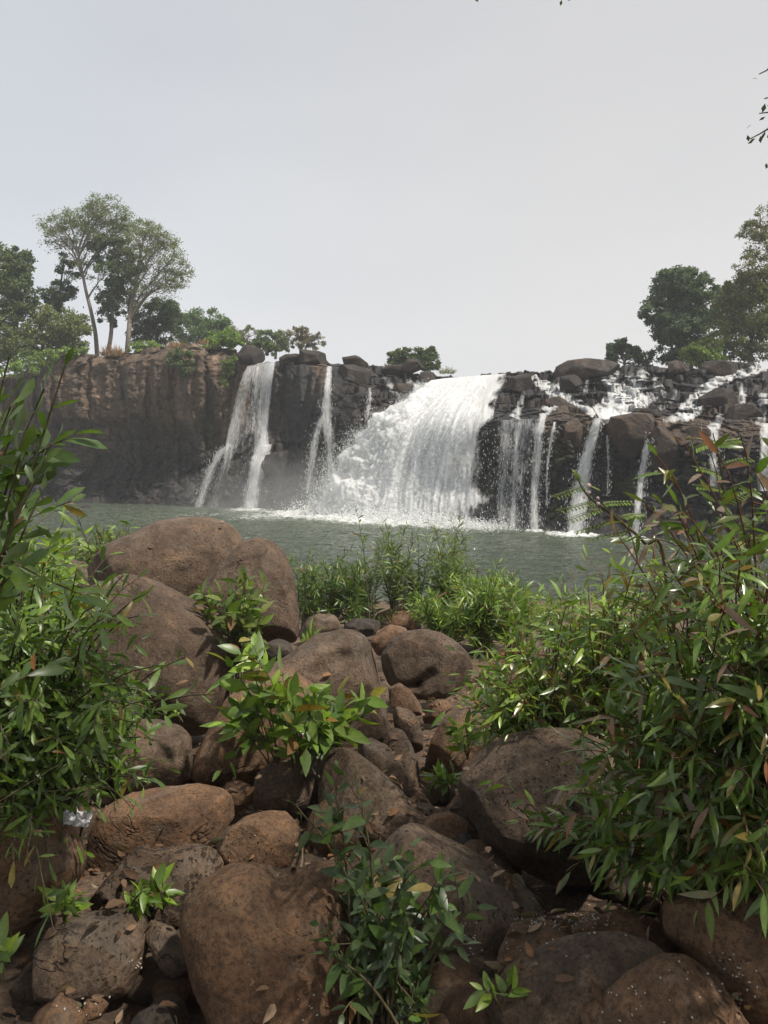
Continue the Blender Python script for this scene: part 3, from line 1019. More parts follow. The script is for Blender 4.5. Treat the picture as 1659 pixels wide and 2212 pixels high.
cascade('lacy white veils spilling between the black blocks under the big brown hump',
        [([(1130, 842), (1128, 865), (1118, 890), (1112, 904)], [5, 7, 10, 14], [0.6, 0.66, 0.68, 0.74]),
         ([(1262, 800), (1268, 830), (1262, 858)], [5, 7, 8], [0.55, 0.6, 0.6]),
         ([(1416, 812), (1418, 840), (1440, 856)], [7, 8, 8], [0.62, 0.66, 0.62]),
         ([(1460, 842), (1450, 866), (1425, 886)], [6, 8, 10], [0.55, 0.62, 0.62]),
         ([(1520, 880), (1500, 895), (1470, 905)], [8, 9, 12], [0.6, 0.66, 0.62]),
         ([(1590, 815), (1600, 835), (1620, 850)], [7, 8, 8], [0.62, 0.64, 0.6]),
         ([(1365, 806), (1350, 826), (1352, 848)], [7, 8, 9], [0.62, 0.66, 0.66])])
cascade('small white trickles over the black boulders at the right edge',
        [([(1606, 838), (1604, 862), (1596, 880)], [14, 10, 12], [0.7, 0.76, 0.62]),
         ([(1650, 850), (1648, 890), (1640, 920)], [12, 10, 14], [0.66, 0.7, 0.68]),
         ([(1560, 896), (1548, 915), (1535, 930)], [10, 10, 14], [0.66, 0.72, 0.76])])

# ------------------------------------------------------------------ rocks
_ICO = {}


def ico(s):
    if s not in _ICO:
        bm = bmesh.new()
        bmesh.ops.create_icosphere(bm, subdivisions=s, radius=1)
        _ICO[s] = (np.array([v.co[:] for v in bm.verts]), np.array([[v.index for v in f.verts] for f in bm.faces]))
        bm.free()
    return _ICO[s]


BOULDERS = []


def rock_shape(poly, d, seed, thick=0.85, box=0.8, facets=4, rough=0.05, sub=5, cuts=(), crease=(), hard=False):
    rs = np.random.RandomState(seed)
    poly = np.array(poly, float)
    # centre of area
    x, y = poly[:, 0], poly[:, 1]
    x2, y2 = np.roll(x, -1), np.roll(y, -1)
    cr_ = x * y2 - x2 * y
    A = cr_.sum() / 2
    c = np.array([((x + x2) * cr_).sum(), ((y + y2) * cr_).sum()]) / (6 * A)
    if hard:
        poly = c + (poly - c) * 1.12
    ang = np.linspace(-math.pi, math.pi, 361)
    rad = np.zeros(361)
    rel = poly - c
    rel2 = np.roll(rel, -1, 0)
    for i, a in enumerate(ang):
        u = np.array((math.cos(a), -math.sin(a)))
        e = rel2 - rel
        den = u[0] * e[:, 1] - u[1] * e[:, 0]
        with np.errstate(all='ignore'):
            t = (rel[:, 0] * e[:, 1] - rel[:, 1] * e[:, 0]) / den
            s = (rel[:, 0] * u[1] - rel[:, 1] * u[0]) / den
        ok = (t > 0) & (s >= -1e-6) & (s <= 1 + 1e-6)
        rad[i] = t[ok].max() if ok.any() else 1
    k = 5
    w = np.hanning(2 * k + 3)[1:-1]
    rad = np.convolve(np.concatenate([rad[-k - 1:-1], rad, rad[1:k + 1]]), w / w.sum(), 'valid')
    n, f = ico(sub)
    C = at(c[0], c[1], d)
    v = nrm(C - EYE)
    ex = nrm(np.cross(v, (0, 0, 1)))
    ey = np.cross(ex, v)
    mpp = np.linalg.norm(C - EYE) / FPX / math.sqrt(1 + ((c[0] - CX) / FPX) ** 2 + ((c[1] - CY) / FPX) ** 2) * (1 + 0 * d)
    th = np.arctan2(n[:, 1], n[:, 0])
    rr = np.interp(th, ang, rad) * mpp
    r = np.hypot(n[:, 0], n[:, 1])
    cz = n[:, 2]
    mean = rad.mean() * mpp
    rb = r ** box
    ux, uy = np.cos(th) * rb, np.sin(th) * rb
    dz = np.sign(cz) * np.abs(cz) ** box * thick * mean
    L = np.stack([ux * rr, uy * rr, dz], 1)                # local: right, up, towards the eye
    for _ in range(facets):
        m = nrm(rs.normal(size=3) * (0.8, 0.8, 0.4) + (0, 0.1, 0.75)) if not hard else nrm(rs.normal(size=3) + (0, 0, 0.25))
        h = L @ m
        lim = h.max() * (rs.uniform(0.60, 0.86) if hard else rs.uniform(0.74, 0.91))
        L = L - np.maximum(h - lim, 0)[:, None] * m * (1.0 if hard else 0.8)
    P = C + L[:, :1] * ex + L[:, 1:2] * ey - L[:, 2:] * v
    for m, fr in cuts:
        m = nrm(np.array(m, float))
        h = (P - C) @ m
        P = P - np.maximum(h - fr * mean, 0)[:, None] * m * 0.85
    for (a, b, wd, dp) in crease:                           # cracks: a picture line a-b, width and depth in metres
        X, Y = pix(P)
        a_, b_ = np.array(a, float), np.array(b, float)
        ab = b_ - a_
        tt = np.clip(((X - a_[0]) * ab[0] + (Y - a_[1]) * ab[1]) / (ab @ ab), 0, 1)
        dist = np.hypot(X - a_[0] - tt * ab[0], Y - a_[1] - tt * ab[1]) * mpp
        P = P + v * (dp * np.exp(-(dist / wd) ** 2) * (L[:, 2] > -0.2 * mean))[:, None]
    q = (P - C) / mean + rs.rand(3) * 50
    g = nrm(P - C)
    P = P + g * (mean * (rough * fbm(q * 1.3, 4) + rough * 0.36 * fbm(q * 4, 4) + 0.009 * fbm(q * 14, 3)))[:, None]
    # shallow chips
    f1, f2, _ = worley(q * 2.2)
    P = P - g * (mean * rough * 0.5 * sstep(0.35, 0.0, f1))[:, None]
    return P, f


def boulder(label, poly, d, seed=0, mat=None, name='boulder', group=None, cat='boulder', **kw):
    if 'hard' not in kw:
        kw['facets'] = kw.get('facets', 4) + (2 if kw.get('sub', 5) > 5 else 6)
    shapes = poly if isinstance(poly[0], dict) else None
    if shapes:
        V, Fs, off = [], [], 0
        for s_ in shapes:
            P, f = rock_shape(**s_)
            V.append(P)
            Fs.append(f + off)
            off += len(P)
        P, f = np.concatenate(V), np.concatenate(Fs)
    else:
        P, f = rock_shape(poly, d, seed, **kw)
    loc = np.array([*P.mean(0)[:2], P[:, 2].min()])
    o = obj(name, P, f, mat or M_BOULDER, None, loc=loc)
    BOULDERS.append(o)
    return tag(o, label, cat, group)


BG = 'boulders of the near bank'
o = boulder('largest brown boulder of the bank, cracked across its domed top, beside the left shrub', [
    dict(poly=[(195, 1215), (235, 1175), (290, 1150), (340, 1126), (400, 1117), (450, 1119), (490, 1134), (515, 1152), (526, 1175), (520, 1230), (500, 1300), (420, 1340), (300, 1340), (200, 1300)], d=7.4, seed=3, sub=6, facets=2, rough=0.03, thick=0.9),
    dict(poly=[(425, 1280), (470, 1222), (522, 1172), (560, 1160), (590, 1168), (614, 1192), (630, 1235), (641, 1290), (646, 1350), (640, 1388), (600, 1398), (540, 1396), (470, 1370)], d=6.7, seed=5, sub=6, facets=2, rough=0.035),
    dict(poly=[(175, 1290), (195, 1228), (240, 1213), (300, 1232), (360, 1262), (420, 1288), (470, 1318), (520, 1362), (548, 1392), (530, 1425), (505, 1450), (490, 1500), (460, 1560), (440, 1592), (400, 1592), (340, 1562), (260, 1535), (150, 1470), (150, 1350)], d=5.9, seed=8, sub=6, facets=3, rough=0.04)],
    7, group=BG)
boulder('lumpy brown boulder with a deep diagonal crack, behind the leafy centre shrub', [
    (520, 1500), (560, 1445), (620, 1416), (680, 1376), (735, 1362), (775, 1368), (812, 1395), (836, 1432), (840, 1475), (846, 1530), (850, 1575), (838, 1604), (790, 1606), (720, 1590), (600, 1560)],
    5.3, 12, group=BG, sub=6, facets=3, rough=0.06, crease=[((690, 1450), (740, 1418), 0.07, 0.03), ((740, 1418), (795, 1420), 0.06, 0.03), ((795, 1420), (838, 1478), 0.06, 0.05)])
boulder('wide smooth brown boulder under the leafy centre shrub', [
    (410, 1668), (422, 1630), (458, 1562), (490, 1510), (550, 1462), (630, 1450), (690, 1490), (720, 1560), (700, 1625), (640, 1650), (570, 1692), (510, 1696), (440, 1692)],
    4.75, 17, M_REDROCK, group=BG, sub=6, facets=3, rough=0.05, box=0.7)
boulder('round dark boulder with a jagged crack, below the bank bushes', [
    (822, 1415), (840, 1385), (870, 1366), (910, 1358), (950, 1365), (985, 1385), (1010, 1410), (1022, 1440), (1012, 1470), (992, 1488), (965, 1505), (920, 1518), (870, 1500), (838, 1478), (824, 1445)],
    7.0, 21, M_PITTED, group=BG, sub=6, facets=3, rough=0.05, crease=[((850, 1490), (900, 1480), 0.04, 0.06), ((900, 1480), (930, 1455), 0.04, 0.08)])
boulder('pale tan rock peeking out behind the round dark boulder', [
    (798, 1390), (815, 1362), (845, 1348), (880, 1352), (880, 1390), (850, 1420), (815, 1415)], 8.3, 23, M_REDROCK, group=BG)
boulder('low grey-brown rock right of the largest boulder, under the bank bushes', [
    (644, 1365), (662, 1336), (690, 1326), (720, 1328), (742, 1345), (748, 1368), (720, 1382), (680, 1392), (650, 1388)], 11.0, 25, group=BG, box=0.7)
boulder('dark flat rock in the shade under the bank bushes', [
    (742, 1352), (765, 1336), (800, 1336), (824, 1344), (818, 1370), (780, 1378), (750, 1374)], 11.4, 26, M_DARKROCK, group=BG)
boulder('small black pitted rock wedged against the foot of the largest boulder', [
    (552, 1408), (570, 1390), (600, 1379), (626, 1386), (640, 1402), (620, 1425), (580, 1432), (555, 1424)], 6.0, 28, M_DARKROCK, group=BG)
boulder('wedge-shaped brown stone below the jagged crack of the round boulder', [
    (836, 1486), (858, 1472), (885, 1490), (908, 1518), (914, 1540), (900, 1552), (870, 1545), (844, 1525)], 5.9, 31, M_REDROCK, group=BG, facets=6)
boulder('small blocky stone in the gap right of the wedge-shaped stone', [
    (912, 1550), (920, 1524), (940, 1514), (976, 1512), (978, 1528), (958, 1545), (940, 1562), (916, 1566)], 6.3, 33, M_REDROCK, group=BG, facets=6, box=0.6)
boulder('tall leaning stone standing left of the pebbly gap', [
    (846, 1540), (858, 1524), (882, 1526), (902, 1548), (914, 1590), (914, 1620), (900, 1634), (875, 1612), (852, 1575)], 5.35, 35, group=BG, facets=5)
boulder('craggy split stone below the lumpy cracked boulder', [
    (830, 1600), (850, 1560), (872, 1580), (890, 1610), (904, 1650), (908, 1700), (904, 1738), (884, 1736), (850, 1690), (800, 1640)], 4.9, 37, M_PITTED, group=BG, facets=6, rough=0.08)
boulder('brown ridge-backed stone leaning on the craggy split stone', [
    (770, 1605), (800, 1596), (836, 1612), (868, 1650), (892, 1690), (896, 1726), (870, 1738), (820, 1700), (775, 1650)], 4.6, 38, group=BG, facets=5, rough=0.07)
boulder('smooth humped boulder sloping down to the right, at the centre of the rock pile', [
    (682, 1690), (690, 1645), (708, 1624), (738, 1619), (775, 1632), (822, 1668), (868, 1712), (905, 1752), (960, 1790), (1000, 1815), (960, 1850), (860, 1850), (760, 1820), (690, 1760)],
    3.95, 41, group=BG, sub=6, facets=2, rough=0.035)
boulder('round brown boulder left of the smooth humped boulder', [
    (543, 1705), (556, 1670), (585, 1650), (630, 1642), (668, 1652), (694, 1690), (690, 1740), (650, 1762), (590, 1762), (550, 1742)], 4.15, 43, group=BG, facets=3)
boulder('squarish brown boulder just right of the left shrub', [
    (240, 1690), (250, 1610), (270, 1562), (300, 1550), (350, 1553), (390, 1572), (411, 1602), (413, 1645), (406, 1694), (370, 1706), (290, 1700)], 4.5, 45, group=BG, sub=6, box=0.65, facets=3)
boulder('flat-topped sunlit block with a dark front face', [
    (188, 1825), (205, 1775), (235, 1732), (285, 1704), (345, 1702), (440, 1704), (490, 1718), (506, 1758), (506, 1790), (478, 1812), (460, 1840), (400, 1856), (330, 1868), (240, 1890), (200, 1860)],
    3.5, 47, M_REDROCK, group=BG, sub=6, box=0.55, facets=2, thick=0.7, cuts=[((0.0, -0.12, 1), 0.42), ((-0.05, -1, 0.0), 0.42)], crease=[((425, 1760), (430, 1830), 0.06, 0.05)])
boulder('tan rounded rock behind the heart-shaped boulder, beside a stick', [
    (470, 1835), (488, 1792), (530, 1765), (580, 1757), (622, 1760), (647, 1790), (642, 1835), (626, 1875), (590, 1892), (530, 1892), (478, 1868)], 3.2, 49, M_REDROCK, group=BG, sub=6, facets=4, box=0.7)
boulder('rough rock riddled with holes, in front of the flat-topped block', [
    (200, 1940), (212, 1892), (240, 1862), (270, 1836), (300, 1822), (335, 1840), (370, 1843), (420, 1842), (458, 1852), (484, 1884), (470, 1920), (420, 1980), (390, 2010), (320, 2010), (240, 1980)],
    2.95, 51, M_HOLED, group=BG, sub=6, facets=2, rough=0.07)
boulder('heart-shaped brown boulder with a notched top, biggest in the foreground', [
    (388, 1990), (398, 1950), (435, 1908), (488, 1882), (540, 1876), (578, 1884), (608, 1898), (640, 1884), (690, 1878), (720, 1888), (742, 1940), (760, 2050), (745, 2150), (735, 2240), (690, 2300), (570, 2310), (480, 2230), (420, 2110)],
    2.3, 53, M_REDROCK, group=BG, sub=6, facets=-1, rough=0.035, thick=0.8, crease=[((612, 1880), (640, 1990), 0.07, 0.07)])
boulder('oval brown boulder in the lower left corner above dry leaves', [
    (68, 2095), (80, 2040), (110, 2002), (160, 1981), (230, 1982), (292, 1990), (317, 2012), (319, 2060), (300, 2112), (268, 2152), (210, 2162), (140, 2150), (85, 2125)], 2.5, 55, group=BG, sub=6, facets=3, box=0.7)
boulder('big half-sunlit boulder under the left shrub at the picture edge', [
    (-120, 1760), (-30, 1712), (40, 1716), (100, 1752), (150, 1815), (178, 1885), (170, 1915), (120, 1968), (40, 2010), (-100, 2030)], 2.75, 57, M_REDROCK, group=BG, sub=6, facets=3)
boulder('shadowed rock under the left shrub, behind the squarish boulder', [
    (90, 1640), (120, 1540), (180, 1480), (260, 1490), (310, 1540), (290, 1600), (240, 1660), (150, 1680)], 4.7, 59, group=BG)
boulder('small grey boulder half hidden by the left shrub near the water', [
    (105, 1240), (120, 1218), (150, 1208), (185, 1215), (195, 1250), (180, 1290), (130, 1290)], 8.0, 60, group=BG)
boulder('pointed brown stone among dry leaves in the bottom left corner', [
    (75, 2230), (100, 2180), (135, 2150), (165, 2175), (190, 2230), (150, 2270)], 2.1, 61, M_REDROCK, group=BG, facets=5)
boulder('dark rounded stone cut off by the bottom edge, left of the heart-shaped boulder', [
    (262, 2225), (290, 2190), (335, 2176), (380, 2192), (400, 2235), (340, 2270)], 2.1, 62, M_DARKROCK, group=BG)
boulder('small reddish stone between the oval boulder and the dark rounded stone', [
    (165, 2180), (190, 2158), (230, 2163), (243, 2185), (215, 2200), (175, 2200)], 2.3, 64, M_REDROCK, group=BG)
boulder('narrow slab lying between the oval and the heart-shaped boulder', [
    (305, 2000), (330, 1988), (375, 2010), (400, 2050), (412, 2110), (390, 2130), (345, 2090)], 2.5, 63, group=BG, facets=5)
boulder('great round boulder half covered by the right shrub', [
    (984, 1722), (1000, 1680), (1040, 1632), (1100, 1596), (1170, 1577), (1240, 1576), (1310, 1600), (1360, 1700), (1345, 1810), (1290, 1880), (1200, 1896), (1120, 1868), (1060, 1828), (1010, 1778)],
    3.35, 65, M_PITTED, group=BG, sub=6, facets=2, rough=0.035)
boulder('sunlit tan rock under the low twigs of the right shrub', [
    (904, 1660), (920, 1610), (955, 1560), (1000, 1530), (1060, 1508), (1110, 1520), (1140, 1560), (1110, 1600), (1050, 1640), (1000, 1690), (950, 1700), (912, 1690)], 4.9, 67, M_REDROCK, group=BG, sub=6)
boulder('long sloping pitted rock behind the dark-leaved foreground plant', [
    (740, 1980), (780, 1880), (860, 1800), (900, 1788), (960, 1815), (1030, 1842), (1090, 1865), (1140, 1910), (1180, 1980), (1200, 2040), (1160, 2090), (1060, 2110), (900, 2090), (790, 2060)],
    2.85, 69, M_PITTED, group=BG, sub=6, facets=2, rough=0.05)
boulder('rounded tan stone beside the white shells, above the sunlit front boulder', [
    (1066, 2120), (1080, 2060), (1105, 2005), (1145, 1990), (1200, 1994), (1230, 2022), (1220, 2060), (1150, 2110), (1090, 2130)], 2.45, 71, M_REDROCK, group=BG, sub=6)
boulder('broad brown boulder at the bottom, right of the dark-leaved plant', [
    (1050, 2200), (1090, 2122), (1180, 2060), (1250, 2030), (1330, 2014), (1400, 2024), (1452, 2056), (1450, 2110), (1390, 2170), (1320, 2240), (1200, 2300), (1080, 2290)], 2.2, 73, M_BOULDER, group=BG, sub=6, facets=3, box=0.7)
boulder('sunlit front boulder sprinkled with white shells in the bottom right corner', [
    (1255, 2235), (1305, 2188), (1360, 2132), (1425, 2086), (1480, 2080), (1540, 2110), (1600, 2175), (1680, 2260), (1640, 2330), (1300, 2320)], 2.0, 75, M_REDROCK, group=BG, sub=6, facets=3, box=0.7)
boulder('large shadowed boulder under the right shrub at the lower right edge', [
    (1445, 2070), (1440, 1990), (1480, 1945), (1580, 1930), (1700, 1940), (1780, 2050), (1760, 2220), (1660, 2260), (1570, 2150), (1490, 2090)], 2.25, 77, M_REDROCK, group=BG, sub=6, facets=3, box=0.7)
boulder('flat tan rock in the shade below the hanging twigs of the right shrub', [
    (1215, 2010), (1280, 1985), (1350, 1968), (1430, 1985), (1460, 2040), (1400, 2060), (1300, 2050), (1240, 2040)], 2.55, 79, M_REDROCK, group=BG)
boulder('small knobbly stone in the gap left of the great round boulder', [
    (918, 1720), (925, 1690), (950, 1672), (980, 1685), (985, 1715), (965, 1740), (930, 1742)], 4.2, 81, M_PITTED, group=BG, facets=5)
boulder('dark triangular stone at the foot of the great round boulder', [
    (975, 1828), (990, 1806), (1010, 1800), (1028, 1820), (1040, 1850), (1005, 1852)], 3.5, 82, M_DARKROCK, group=BG, facets=5)
boulder('smooth tan hump of rock filling the gap below the knobbly stone', [
    (900, 1790), (930, 1765), (970, 1755), (1010, 1775), (1050, 1825), (1060, 1850), (1000, 1850), (930, 1830)], 3.6, 83, M_REDROCK, group=BG)
boulder('two-cornered small stone left of the round brown boulder', [
    (470, 1712), (490, 1690), (520, 1688), (548, 1705), (550, 1735), (520, 1755), (480, 1745)], 4.1, 84, M_REDROCK, group=BG, facets=6)
boulder('half-buried brown rock on the bank under the thin-leaved dark bush', [
    (800, 1352), (815, 1325), (850, 1312), (890, 1318), (910, 1340), (895, 1362), (840, 1366)], 12.6, 86, M_REDROCK, group=BG)
boulder('flat grey rock on the bank between the low bush and the thin-leaved bush', [
    (745, 1340), (760, 1312), (790, 1300), (820, 1310), (830, 1335), (800, 1350)], 13.6, 87, group=BG)
boulder('long low rock at the waterline behind the leafy thicket', [
    (900, 1318), (930, 1296), (990, 1290), (1040, 1300), (1050, 1325), (980, 1335)], 15.0, 88, group=BG)
boulder('low flat rocks breaking the water at the far left of the pool', [
    (155, 1099), (165, 1094), (185, 1091), (205, 1094), (204, 1101), (180, 1104), (160, 1103)], 57, 85, M_CLIFFROCK, name='rock', sub=4)

# rocks along the crest and on the ledges of the falls
CG = 'rocks on the crest of the falls'


def crest(label, poly, d, seed, mat=None, **kw):
    kw['rough'] = 0.05
    kw.setdefault('box', 0.6)
    kw['facets'] = kw.get('facets', 4) + 9
    kw['hard'] = True
    boulder(label, poly, d, seed, mat or M_CLIFFROCK, name='rock', group=CG, cat='rock', **kw)


crest('dark slanted rock on the crest just left of the lacy fall', [(508, 772), (512, 752), (540, 744), (568, 750), (578, 768), (560, 784), (520, 786)], 59, 101, facets=5)
crest('flat brown slab on the crest right of the lacy fall', [(598, 782), (605, 768), (640, 764), (660, 772), (650, 788), (615, 790)], 58, 102, facets=5)
crest('big square rock standing on the crest above the slim stream', [(632, 782), (640, 756), (668, 751), (698, 757), (702, 778), (716, 790), (680, 792), (648, 790)], 57.5, 103, box=0.6, facets=5)
crest('low domed rock on the crest between the slim stream and the crest bush', [(726, 790), (740, 774), (768, 770), (796, 780), (806, 796), (770, 804), (735, 802)], 56.5, 104, facets=4)
crest('dark jutting block below the domed crest rock', [(728, 815), (735, 792), (765, 790), (800, 800), (815, 822), (790, 845), (750, 835)], 54.6, 105, facets=6, box=0.65)
crest('red flat rock under the crest bush', [(820, 802), (840, 790), (880, 788), (905, 800), (880, 812), (840, 812)], 56, 106, facets=5)
crest('rounded grey rock at the foot of the crest bush', [(866, 796), (880, 778), (905, 776), (918, 792), (900, 806), (875, 806)], 55.8, 107)
crest('dark boulder on the crest at the left edge of the big fall', [(900, 822), (910, 806), (935, 800), (948, 812), (940, 832), (915, 836)], 55, 108, facets=5)
crest('small black rock among the dripping ledges left of the big fall', [(846, 838), (858, 822), (885, 824), (895, 842), (870, 852)], 53, 109, facets=5)
crest('huge brown hump of rock on the crest right of the big fall', [(1150, 808), (1170, 795), (1205, 794), (1228, 781), (1262, 778), (1300, 782), (1326, 790), (1332, 800), (1300, 818), (1240, 826), (1180, 822)], 52.5, 110, facets=4, rough=0.05, sub=6)
crest('black block beside the top of the big fall', [(1096, 838), (1100, 818), (1125, 806), (1150, 812), (1155, 832), (1130, 846), (1104, 846)], 51, 111, facets=6, box=0.6)
crest('dark square block in the middle of the small cascade', [(1200, 832), (1205, 816), (1240, 812), (1262, 824), (1258, 846), (1220, 850)], 48.5, 112, facets=6, box=0.6)
crest('rounded black rock between the two branches of the small cascade', [(1172, 880), (1180, 862), (1205, 856), (1225, 868), (1222, 884), (1195, 890)], 45, 113, facets=5)
crest('tan-faced ledge rock left of the strong slanting fall', [(1218, 990), (1222, 920), (1240, 896), (1268, 892), (1282, 910), (1276, 960), (1250, 1000)], 40.4, 114, M_TANLEDGE, facets=5, box=0.6)
crest('broad tan-faced ledge rock right of the strong slanting fall', [(1298, 925), (1320, 905), (1370, 896), (1415, 900), (1430, 925), (1408, 960), (1370, 990), (1325, 975)], 38.8, 115, M_TANLEDGE, facets=5, box=0.6)
crest('dark flat slab lying on top of the broad tan-faced ledge rock', [(1345, 892), (1370, 882), (1410, 884), (1432, 896), (1400, 904), (1360, 902)], 39.5, 116, facets=5)
crest('rounded tan ledge rock behind the slender fall', [(1398, 1010), (1402, 945), (1420, 924), (1445, 920), (1462, 940), (1455, 1000), (1430, 1030)], 37.5, 117, M_TANLEDGE, facets=4, box=0.65)
crest('brown rock on the crest left of the long curving cascade', [(1436, 800), (1442, 784), (1468, 778), (1488, 786), (1490, 806), (1462, 814)], 51.5, 118, facets=6)
crest('wide flat brown rock on the crest under the right-hand thicket', [(1500, 800), (1510, 784), (1550, 780), (1590, 786), (1602, 800), (1560, 812), (1515, 812)], 51, 119, facets=6)
crest('large slanting brown rock beneath the long curving cascade', [(1502, 880), (1520, 850), (1560, 834), (1590, 842), (1600, 866), (1560, 892), (1520, 900)], 42.5, 120, facets=5)
crest('rounded black boulder right of the large slanting brown rock', [(1560, 905), (1572, 884), (1605, 874), (1640, 882), (1655, 905), (1620, 926), (1580, 924)], 39.5, 121, facets=5)
crest('tan ledge rock behind the upper leaves of the right shrub', [(1470, 985), (1475, 935), (1500, 922), (1525, 930), (1530, 975), (1505, 1005)], 37.4, 122, M_TANLEDGE, facets=5)
crest('black rock mound that splits the foot of the lacy fall', [(560, 1010), (566, 980), (585, 966), (615, 972), (640, 1000), (632, 1040), (590, 1050)], 55.3, 123, M_WETROCK, facets=5)
# crest('small black knob at the foot of the lacy fall', [(465, 985), (475, 968), (492, 962), (506, 975), (500, 995), (478, 1000)], 56, 124, M_WETROCK, facets=5)

# small stones lying between the boulders
STONE = []
for k in range(6):
    n, f = ico(3)
    rs = np.random.RandomState(200 + k)
    P = n * rs.uniform(0.7, 1.2, 3) * (1, 1, 0.7)
    for _ in range(5):
        m = nrm(rs.normal(size=3))
        h = P @ m
        P = P - np.maximum(h - h.max() * 0.75, 0)[:, None] * m * 0.85
    P = P + nrm(P) * (0.09 * fbm(P * 1.5 + k * 9, 3))[:, None]
    STONE.append(mesh_data('stone', P, f, [M_REDROCK, M_BOULDER, M_PITTED][k % 3]))
rs = np.random.RandomState(5)
for k in range(150):
    x, y = rs.uniform(20, 1640), 1400 + 812 * rs.rand() ** 0.8
    d = 2325 / (y - 1188)
    p = at(x, y, d)
    o = bpy.data.objects.new('stone', STONE[k % 6])
    COL.objects.link(o)
    s = rs.uniform(0.018, 0.06) * (1 + 0.3 * d) * (1.8 if k % 9 == 0 else 1)
    o.scale = (s, s, s)
    o.rotation_euler = (rs.uniform(-.3, .3), rs.uniform(-.3, .3), rs.uniform(0, 6.3))
    o.location = (p[0], p[1], float(ground_z(p[0], p[1])) + s * 0.3)
    tag(o, 'small brown stone lying between the boulders of the bank', 'stone', 'small stones between the boulders')

# ------------------------------------------------------------------ plants
LEAF_T = np.array([0, 0.22, 0.5, 0.78, 1.0])


def leaves_mesh(P, D, N, L, W, col, curve, fold, shape='lance'):
    n = len(P)
    N = nrm(N - (N * D).sum(1, keepdims=True) * D)
    S = np.cross(D, N)
    wp = {'lance': (0.10, 0.82, 1.0, 0.62, 0.02), 'ovate': (0.08, 0.95, 1.0, 0.58, 0.02), 'obov': (0.07, 0.6, 0.95, 1.0, 0.05)}[shape]
    V = np.zeros((n, 5, 3, 3))
    for i, t in enumerate(LEAF_T):
        c = P + D * (L * t * (1 - 0.15 * np.abs(curve) * t))[:, None] - N * (curve * L * t * t)[:, None]
        for j in (-1, 0, 1):
            V[:, i, j + 1] = c + S * (W * wp[i] * 0.5 * j)[:, None] + N * (fold * W * wp[i] * 0.5 * abs(j))[:, None]
    i = np.arange(15).reshape(5, 3)
    q = np.stack([i[:-1, :-1], i[:-1, 1:], i[1:, 1:], i[1:, :-1]], -1).reshape(-1, 4)
    f = (np.arange(n)[:, None, None] * 15 + q).reshape(-1, 4)
    cc = np.repeat(col, 15, 0).reshape(n, 5, 3, 3).copy()
    cc[:, :, 1] *= 1.12
    return V.reshape(-1, 3), f, cc.reshape(-1, 3)


def tube(pts, rad, sides=5):
    pts = np.asarray(pts, float)
    n = len(pts)
    t = nrm(np.gradient(pts, axis=0))
    ref = np.where(np.abs(t[:, 2:3]) > 0.9, np.array([[1.0, 0, 0]]), np.array([[0, 0, 1.0]]))
    a = nrm(np.cross(t, ref))
    b = np.cross(t, a)
    th = np.linspace(0, 2 * math.pi, sides, endpoint=False)
    V = pts[:, None] + (a[:, None] * np.cos(th)[None, :, None] + b[:, None] * np.sin(th)[None, :, None]) * np.asarray(rad)[:, None, None]
    i = np.arange(n * sides).reshape(n, sides)
    j = np.roll(i, -1, 1)
    f = np.stack([i[:-1], j[:-1], j[1:], i[1:]], -1).reshape(-1, 4)
    return V.reshape(-1, 3), f


